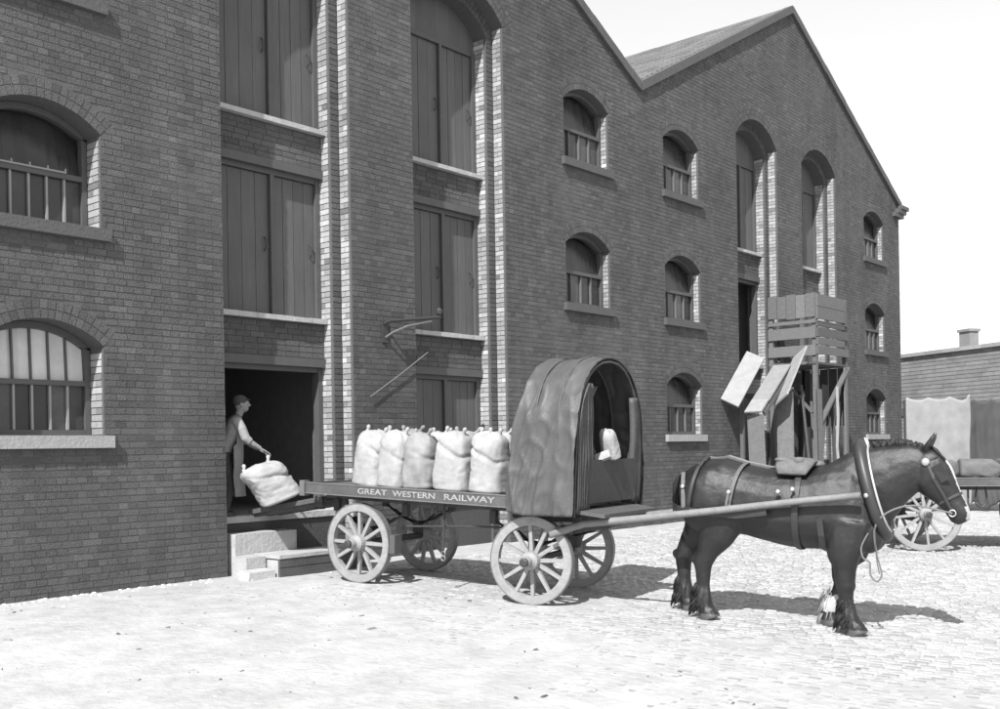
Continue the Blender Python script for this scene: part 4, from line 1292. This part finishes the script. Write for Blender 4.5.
# ---------------------------------------------------------------- man in the doorway
man = thing('person', 'man in pale shirt and long sacking apron handling a sack in the loading doorway', 'person', (8.20, .36, FLOOR), (0, 0, R(-30)))
def limb(m_, pts, r, n=10, side=(0,1,0)): m_.tube(pts, r, n, side=side)
skn = MB()
limb(skn, [(-.10,0,.76),(-.06,0,.92),(.0,0,1.04),(.06,0,1.17),(.09,0,1.27),(.105,0,1.31)], [(.14,.09),(.135,.09),(.13,.095),(.165,.10),(.15,.075),(.06,.055)], 14)
limb(skn, [(.095,0,1.28),(.135,0,1.36),(.15,0,1.40)], [.055,.05,.052], 10)
skn.ball((.165,0,1.475), (.092,.072,.112), 12); skn.ball((.19,0,1.425), (.062,.055,.058), 8)
skn.tube([(.245,0,1.495),(.275,0,1.462),(.25,0,1.448)], [.010,.016,.012], 6)                      # nose
skn.ball((.232,0,1.415), (.022,.028,.010), 6)                                                      # mouth
for s in (-1, 1):
    skn.ball((.155, s*.074, 1.465), (.022,.010,.032), 6)                                           # ears
    skn.ball((.247, s*.030, 1.505), (.014,.022,.010), 6)                                           # brows
    limb(skn, [(-.10,s*.085,.80),(-.06,s*.095,.60),(-.02,s*.10,.42),(-.06,s*.10,.22),(-.10,s*.10,.06)], [.085,.075,.055,.052,.04])
    limb(skn, [(.085,s*.165,1.25),(.14,s*.20,1.14),(.19,s*.215,1.02),(.29,s*.20,.94),(.38,s*.18,.885)], [.055,.048,.042,.037,.028])
    # hand: palm, four bent fingers, thumb
    limb(skn, [(.375,s*.18,.885),(.41,s*.178,.865),(.45,s*.176,.845)], [(.030,.016),(.040,.016),(.040,.014)], 10)
    for q, L in zip((-.030,-.010,.010,.030), (.070,.082,.078,.062)):
        y = s*.176 + q
        skn.tube([(.445,y,.847),(.445+L*.45,y,.829),(.445+L*.75,y,.802),(.445+L*.8,y,.777)], [.0095,.0088,.008,.0065], 7)
    skn.tube([(.395,s*.178-s*.035,.872),(.42,s*.178-s*.058,.855),(.45,s*.178-s*.062,.83)], [.012,.010,.008], 7)
me = evaluated(skn, 'body', .0055, 3, .4); me.materials.append(M['skin']); put('body', me, man)
sh_ = MB()
limb(sh_, [(-.09,0,.84),(-.06,0,.92),(.0,0,1.04),(.06,0,1.17),(.085,0,1.26),(.10,0,1.315)], [(.16,.11),(.155,.11),(.15,.115),(.185,.12),(.175,.092),(.065,.06)], 16)
for s in (-1, 1): limb(sh_, [(.08,s*.14,1.255),(.14,s*.20,1.14),(.19,s*.215,1.02),(.25,s*.206,.97)], [.075,.066,.060,.052])
me = evaluated(sh_, 'shirt', .010, 3, .5); me.materials.append(M['shirt']); put('shirt', me, man)
tr_ = MB()
limb(tr_, [(-.11,0,.74),(-.09,0,.86)], [(.155,.11),(.155,.112)], 14)
for s in (-1, 1): limb(tr_, [(-.10,s*.08,.82),(-.06,s*.095,.60),(-.02,s*.10,.42),(-.06,s*.10,.22),(-.10,s*.10,.07)], [.105,.095,.078,.072,.07])
me = evaluated(tr_, 'trousers', .010, 3, .5); me.materials.append(M['trouser']); put('trousers', me, man)
bt = MB()
for s in (-1, 1):
    limb(bt, [(-.105,s*.10,.14),(-.105,s*.10,.05)], [.052,.05]); bt.ball((-.06,s*.10,.035), (.125,.046,.04), 10); bt.box((-.17,s*.10-.04,0), (.05,s*.10+.04,.018))
bt.build('boots', 'leather', man, smooth=False)
hr = MB(); hr.ball((.145,0,1.515), (.100,.082,.085), 12); hr.tube([(.15,0,1.555),(.27,0,1.535)], [(.075,.012),(.05,.006)], 8); hr.build('cap', 'trouser', man, smooth=True)
ap = MB(); nA, mA = 22, 26
for j in range(mA+1):
    f = j/mA; z = 1.12 - f*.86
    xx = .105 - .05*min(1, f*1.6) + .06*f + .02
    for i in range(nA+1):
        u2 = i/nA*2-1
        wdt = (.14 + .10*min(1, f*3))
        y = u2*wdt
        x = xx + .05 - .13*abs(u2)**2.2*(1 if f > .2 else .7) + .018*math.sin(u2*9+f*2)*f + .02*noise.noise(Vector((u2*2, f*3, 4)))
        ap.v.append((x, y, z))
for j in range(mA):
    for i in range(nA):
        a = j*(nA+1)+i; ap.f.append((a, a+nA+1, a+nA+2, a+1)); ap.t.append(.5); ap.m.append(0)
o = ap.build('apron', 'apron', man, smooth=True); o.modifiers.new('thick', 'SOLIDIFY').thickness = .006
for s in (-1, 1):
    br_ = MB(); br_.tube([(.165,s*.07,1.05),(.185,s*.085,1.17),(.15,s*.095,1.30),(.08,s*.09,1.345),(-.02,s*.08,1.28),(-.09,s*.05,1.10)], [(.004,.016)]*6, 6, side=(1,0,0)); br_.build('brace_strap', 'trouser', man)

# ---------------------------------------------------------------- timber landing and sack chutes at the far bays
stg = thing('loading_stage', 'weathered timber loading stage with slatted guard boards standing before the far arched bays', 'stage', (24.0, -.6, 0))
SXa, SXb, SYo = 23.05, 24.85, -1.22
def part_box(a, b, tone, name, root, m='plank'):
    mb = MB(); mb.box(a, b, tone=tone); return mb.build(name, m, root, world=True)
for x in (SXa+.05, SXb-.05):
    for y in (SYo+.05, -.10):
        part_box((x-.05, y-.05, gz(y)-.01), (x+.05, y+.05, 5.06), random.random(), 'post', stg)
for k in range(6):
    y0 = SYo + (0-SYo-.04)*k/6; part_box((SXa-.02, y0+.004, 3.42), (SXb+.02, y0+.19, 3.475), random.random(), 'floor_board', stg)
for (z0, z1, n) in ((4.50, 5.05, 5), ):
    for k in range(n):                               # upper guard: vertical boards on the side
        y0 = SYo+.01 + (-.06-SYo)*k/n; y1 = SYo+.01 + (-.06-SYo)*(k+1)/n
        part_box((SXa-.035, y0+.005, z0+random.uniform(-.03,.03)), (SXa-.002, y1-.005, z1+random.uniform(-.03,.02)), random.uniform(.5,1.1), 'guard_board', stg)
for z0, z1 in ((4.36, 4.44), (4.02, 4.28), (3.62, 3.86)):
    part_box((SXa-.04, SYo-.0, z0), (SXa-.002, -.05, z1), random.uniform(.4,1.0), 'guard_board', stg)
    part_box((SXa+.01, SYo-.04, z0+.03), (SXb-.01, SYo-.002, z1-.02), random.uniform(.2,.8), 'guard_board', stg)
for z0, z1 in ((4.46, 4.74), (4.75, 5.03), (4.29, 4.38), (3.87, 4.03)):
    part_box((SXa+.01, SYo-.045, z0), (SXb-.25, SYo-.002, z1), random.uniform(.2,.8), 'guard_board', stg)
mb = MB(); mb.beam((SXa+.05,SYo-.02,2.0), (SXb-.05,SYo-.02,3.40), .05, .12, up=(0,1,0)); mb.build('brace', 'plank', stg, world=True)
mb = MB(); mb.beam((SXa-.02,SYo+.1,2.3), (SXa-.02,-.1,3.40), .05, .10, up=(1,0,0)); mb.build('brace', 'plank', stg, world=True)
part_box((SXb-.30, SYo-.06, gz(SYo)-.01), (SXb-.16, SYo-.01, 3.4), .9, 'upright', stg)

for k in range(11):
    x0 = random.uniform(SXa-.2, SXb-.1); y0 = random.uniform(SYo-.25, -.3)
    mb = MB(); mb.beam((x0, y0, random.uniform(2.2, 3.3)), (x0+random.uniform(-.7,.5), y0+random.uniform(-.3,.3), gz(y0)), random.uniform(.08,.2), .05, up=(random.uniform(-1,1), random.uniform(-1,1), .1), tone=random.uniform(0,.7))
    mb.build('strut', 'plank', stg, world=True)
for k in range(5):
    y0 = SYo+.02 + (-.1-SYo)*k/5; part_box((SXb-.10, y0+.004, 2.0), (SXb-.06, y0+.20, 3.40), random.uniform(0,.5), 'back_board', stg)
cht = thing('sack_chute', 'pale wooden sack chute of three boards sloping down from the timber stage on plank legs', 'chute', (21.8, -.8, 0))
def slab(p0, p1, w, th, cross, tone, name, m='chute'):
    """board from p0 down to p1, width w along 'cross'"""
    p0, p1 = Vector(p0), Vector(p1); cr = Vector(cross).normalized()*w/2; nn = (p1-p0).cross(cr).normalized()*th/2
    mb = MB(); q = [p0-cr, p0+cr, p1+cr, p1-cr]
    mb.hexa([v-nn for v in q] + [v+nn for v in q], tone); return mb.build(name, m, cht, world=True)
slab((22.45,-.66,3.38), (21.35,-.66,2.55), .42, .04, (0,1,0), .4, 'chute_board')
slab((21.34,-.66,2.56), (20.98,-.66,2.29), .40, .04, (0,1,0), .9, 'chute_board')
slab((21.98,-.24,3.62), (20.72,-.24,2.50), .48, .04, (.05,1,.45), .8, 'side_board')
slab((22.72,-.98,3.68), (21.68,-.98,2.56), .42, .04, (.1,1,-.75), 1.0, 'side_board')
slab((21.10,-.66,2.24), (21.25,-.66,gz(-.6)), .42, .05, (.2,.9,0), .6, 'leg_board', 'shaft')
slab((22.15,-.86,2.75), (22.15,-.86,gz(-.8)), .40, .05, (.1,.9,0), .8, 'leg_board', 'shaft')
mb = MB(); mb.beam((21.15,-.84,2.25), (22.45,-.84,3.2), .06, .10); mb.build('bearer', 'plank', cht, world=True)
mb = MB(); mb.beam((21.15,-.48,2.25), (22.45,-.48,3.2), .06, .10); mb.build('bearer', 'plank', cht, world=True)
mb = MB(); mb.beam((20.9,-.24,2.60), (22.0,-.24,3.58), .06, .09); mb.build('bearer', 'plank', cht, world=True)
mb = MB(); mb.beam((21.3,-.24,2.75), (21.3,-.24,gz(-.24)), .08, .08); mb.build('bearer', 'plank', cht, world=True)
mb = MB(); mb.tube([(23.75,-1.4,2.9), (23.55,-1.5,2.2), (23.35,-1.55,1.5), (23.30,-1.6,1.1), (23.05,-1.65,.6), (22.9,-1.7,gz(-1.7))], .035, 6)
tag(mb.build('pole', 'chute'), 'pale bent pole leaning against the timber stage beside the chute legs', 'pole')

# ---------------------------------------------------------------- second wagon, right edge
W2 = (17.38, -5.5, gz(-5.5))
Y2 = math.atan2(-.80, .60)
wag2 = thing('flat_wagon', 'second flat horse wagon behind the horse head, partly out of view at right', 'wagon', (W2[0]+.70*.80, W2[1]+.70*.60, W2[2]), (0, .012, Y2))
wagon_base(wag2, -.85, 2.95, .80, None, 2.34, 0)
for x in (0, 2.34):
    for s in (-1, 1): wheel(wag2, x, s, .60, .70, 0)
mb = MB(); mb.tube([(.72,-.6,1.06), (.72,-.62,.62)], .016, 6)
mb.tube(curve([(.86,-.62,1.06), (.83,-.62,.80), (.92,-.62,.70), (1.01,-.62,.80), (.98,-.62,1.06)]), .015, 6); mb.build('hanging_chain', 'iron', wag2)
W2M = wm(wag2)
for k, (x, y, z, a, lab) in enumerate([(.35, -.40, 1.168, .3, 'slack grey sack lying flat on the second wagon next to the horse forehead'),
                                       (.95, -.38, 1.168, -.2, 'lumpy grey sack lying on the second wagon, middle one in view'),
                                       (1.60, -.35, 1.168, .1, 'rounded sack lying on the second wagon at the right edge of view')]):
    o = put('grain_sack', sack_mesh(201+k*5, .42, .34, .66, ears=False)); o.data.materials[0] = M['loadcloth']
    o.matrix_basis = W2M @ Matrix.Translation((x-.3, y, z+.15)) @ Matrix.Rotation(a, 4, 'Z') @ Matrix.Rotation(R(90), 4, 'Y') @ Matrix.Rotation(R(90), 4, 'Z')
    tag(o, lab, 'sack', 'sacks lying on the second wagon')

# ---------------------------------------------------------------- sheeted stacks and shed beyond
def hung(name, x, y, yaw, L, H, m, label, seed, amp, post=True):
    """canvas sheet hung from a rail, with uneven edges and folds; built with thickness"""
    root = thing(name, label, 'canvas sheet', (x, y, gz(y)), (0, 0, yaw))
    mb = MB(); nn, mm = 60, 40
    for j in range(mm+1):
        f = j/mm
        for i in range(nn+1):
            u_ = i/nn
            zt = H + .05*noise.noise(Vector((u_*5, seed, 1))) + .07*abs(math.sin(u_*math.pi*3+seed))*-1 + (.06 if u_ > .96 else 0)
            zb = .15 + .22*noise.noise(Vector((u_*4, seed, 5)))
            xx = -L/2 + L*u_ + .05*noise.noise(Vector((f*3, u_*2, seed)))
            yy = amp*((1-f)*.8+.2)*(noise.noise(Vector((u_*L*2.3+f*.4, seed, f*.6))) + .4*noise.noise(Vector((u_*L*6+f, seed+3, f*1.2)))) + .015*noise.noise(Vector((u_*9, f*9, seed)))
            mb.v.append((xx, yy, zb + (zt-zb)*f))
    for j in range(mm):
        for i in range(nn):
            a = j*(nn+1)+i; mb.f.append((a, a+1, a+nn+2, a+nn+1)); mb.t.append(.5); mb.m.append(0)
    o = mb.build('sheet', m, root, smooth=True); o.modifiers.new('thick', 'SOLIDIFY').thickness = .012
    for px in (-L/2+.06, L/2-.06):
        p = MB(); p.box((px-.05, .10, -.02), (px+.05, .20, H-.06)); p.build('post', 'plank', root)
    p = MB(); p.box((-L/2, .205, H-.16), (L/2, .26, H-.08)); p.build('rail', 'plank', root)
    return root
axs = Vector((-.497, -.868, 0))
ya = math.atan2(axs.y, axs.x)
yr = math.atan2(-.759, .651)
hung('canvas_screen', 25.78, -3.03, yr, 1.52, 2.72, 'hood2', 'pale weathered canvas sheet hung flat beside the far warehouse corner', 3, .05)
hung('canvas_screen', 26.80, -3.96, yr, 1.30, 2.70, 'sheet', 'dark canvas sheet hanging in folds at the right edge', 8, .34)
shed = thing('brick_shed', 'long low brick shed with one chimney beyond the warehouse corner', 'shed', (40.0, 1.5, 0))
A = Vector((43.0, 8.0, 0)); B = A + axs*34
nrm = Vector((-axs.y, axs.x, 0))
if nrm.x < 0: nrm = -nrm
mb = MB()
Lw = (B-A).length; zt = 4.75
def sh_pt(s, z, o): q = A + axs*s + nrm*o; return (q.x, q.y, z)
mb.hexa([sh_pt(0,-.4,0),sh_pt(Lw,-.4,0),sh_pt(Lw,-.4,.35),sh_pt(0,-.4,.35),sh_pt(0,zt,0),sh_pt(Lw,zt,0),sh_pt(Lw,zt,.35),sh_pt(0,zt,.35)], tone=.3)
k = 0
z = 0.0
while z < zt-.12:
    s = (k % 2)*.24
    while s < Lw-.5:
        if in_view(sh_pt(s, z, 0), 40):
            mb.hexa([sh_pt(s+.01,z+.01,-.012),sh_pt(s+.47,z+.01,-.012),sh_pt(s+.47,z+.01,.02),sh_pt(s+.01,z+.01,.02),sh_pt(s+.01,z+.13,-.012),sh_pt(s+.47,z+.13,-.012),sh_pt(s+.47,z+.13,.02),sh_pt(s+.01,z+.13,.02)], tone=random.uniform(.1,.9), skip=(4,))
        s += .48
    z += .14; k += 1
mb.build('wall', 'farbrick', shed, world=True)
mb = MB()
s = 0
while s < Lw:
    mb.hexa([sh_pt(s,zt,-.12),sh_pt(s+.88,zt,-.12),sh_pt(s+.88,zt,.5),sh_pt(s,zt,.5),sh_pt(s,zt+.13,-.12),sh_pt(s+.88,zt+.13,-.12),sh_pt(s+.88,zt+.16,.5),sh_pt(s,zt+.16,.5)], tone=random.random()); s += .9
mb.build('coping', 'stone', shed, world=True)
mb = MB()
mb.hexa([sh_pt(0,zt,.5),sh_pt(Lw,zt,.5),sh_pt(Lw,zt+.3,5),sh_pt(0,zt+.3,5),sh_pt(0,zt+.1,.5),sh_pt(Lw,zt+.1,.5),sh_pt(Lw,zt+.4,5),sh_pt(0,zt+.4,5)]); mb.build('roof', 'slate', shed, world=True)
mb = MB(); c0 = 8.2
mb.hexa([sh_pt(c0,zt+.05,.55),sh_pt(c0+.5,zt+.05,.55),sh_pt(c0+.5,zt+.05,0.95),sh_pt(c0,zt+.05,0.95),sh_pt(c0,zt+.72,.55),sh_pt(c0+.5,zt+.72,.55),sh_pt(c0+.5,zt+.72,0.95),sh_pt(c0,zt+.72,0.95)])
mb.hexa([sh_pt(c0-.05,zt+.725,.5),sh_pt(c0+.55,zt+.725,.5),sh_pt(c0+.55,zt+.725,1.0),sh_pt(c0-.05,zt+.725,1.0),sh_pt(c0-.05,zt+.82,.5),sh_pt(c0+.55,zt+.82,.5),sh_pt(c0+.55,zt+.82,1.0),sh_pt(c0-.05,zt+.82,1.0)])
mb.build('chimney', 'farbrick', shed, world=True)
mb = MB(); mb.hexa([sh_pt(0,2.55,-.06),sh_pt(Lw,2.55,-.06),sh_pt(Lw,2.55,-.014),sh_pt(0,2.55,-.014),sh_pt(0,2.85,-.06),sh_pt(Lw,2.85,-.06),sh_pt(Lw,2.85,-.014),sh_pt(0,2.85,-.014)]); mb.build('dark_band', 'verge', shed, world=True)  # plain dark strip along the wall face
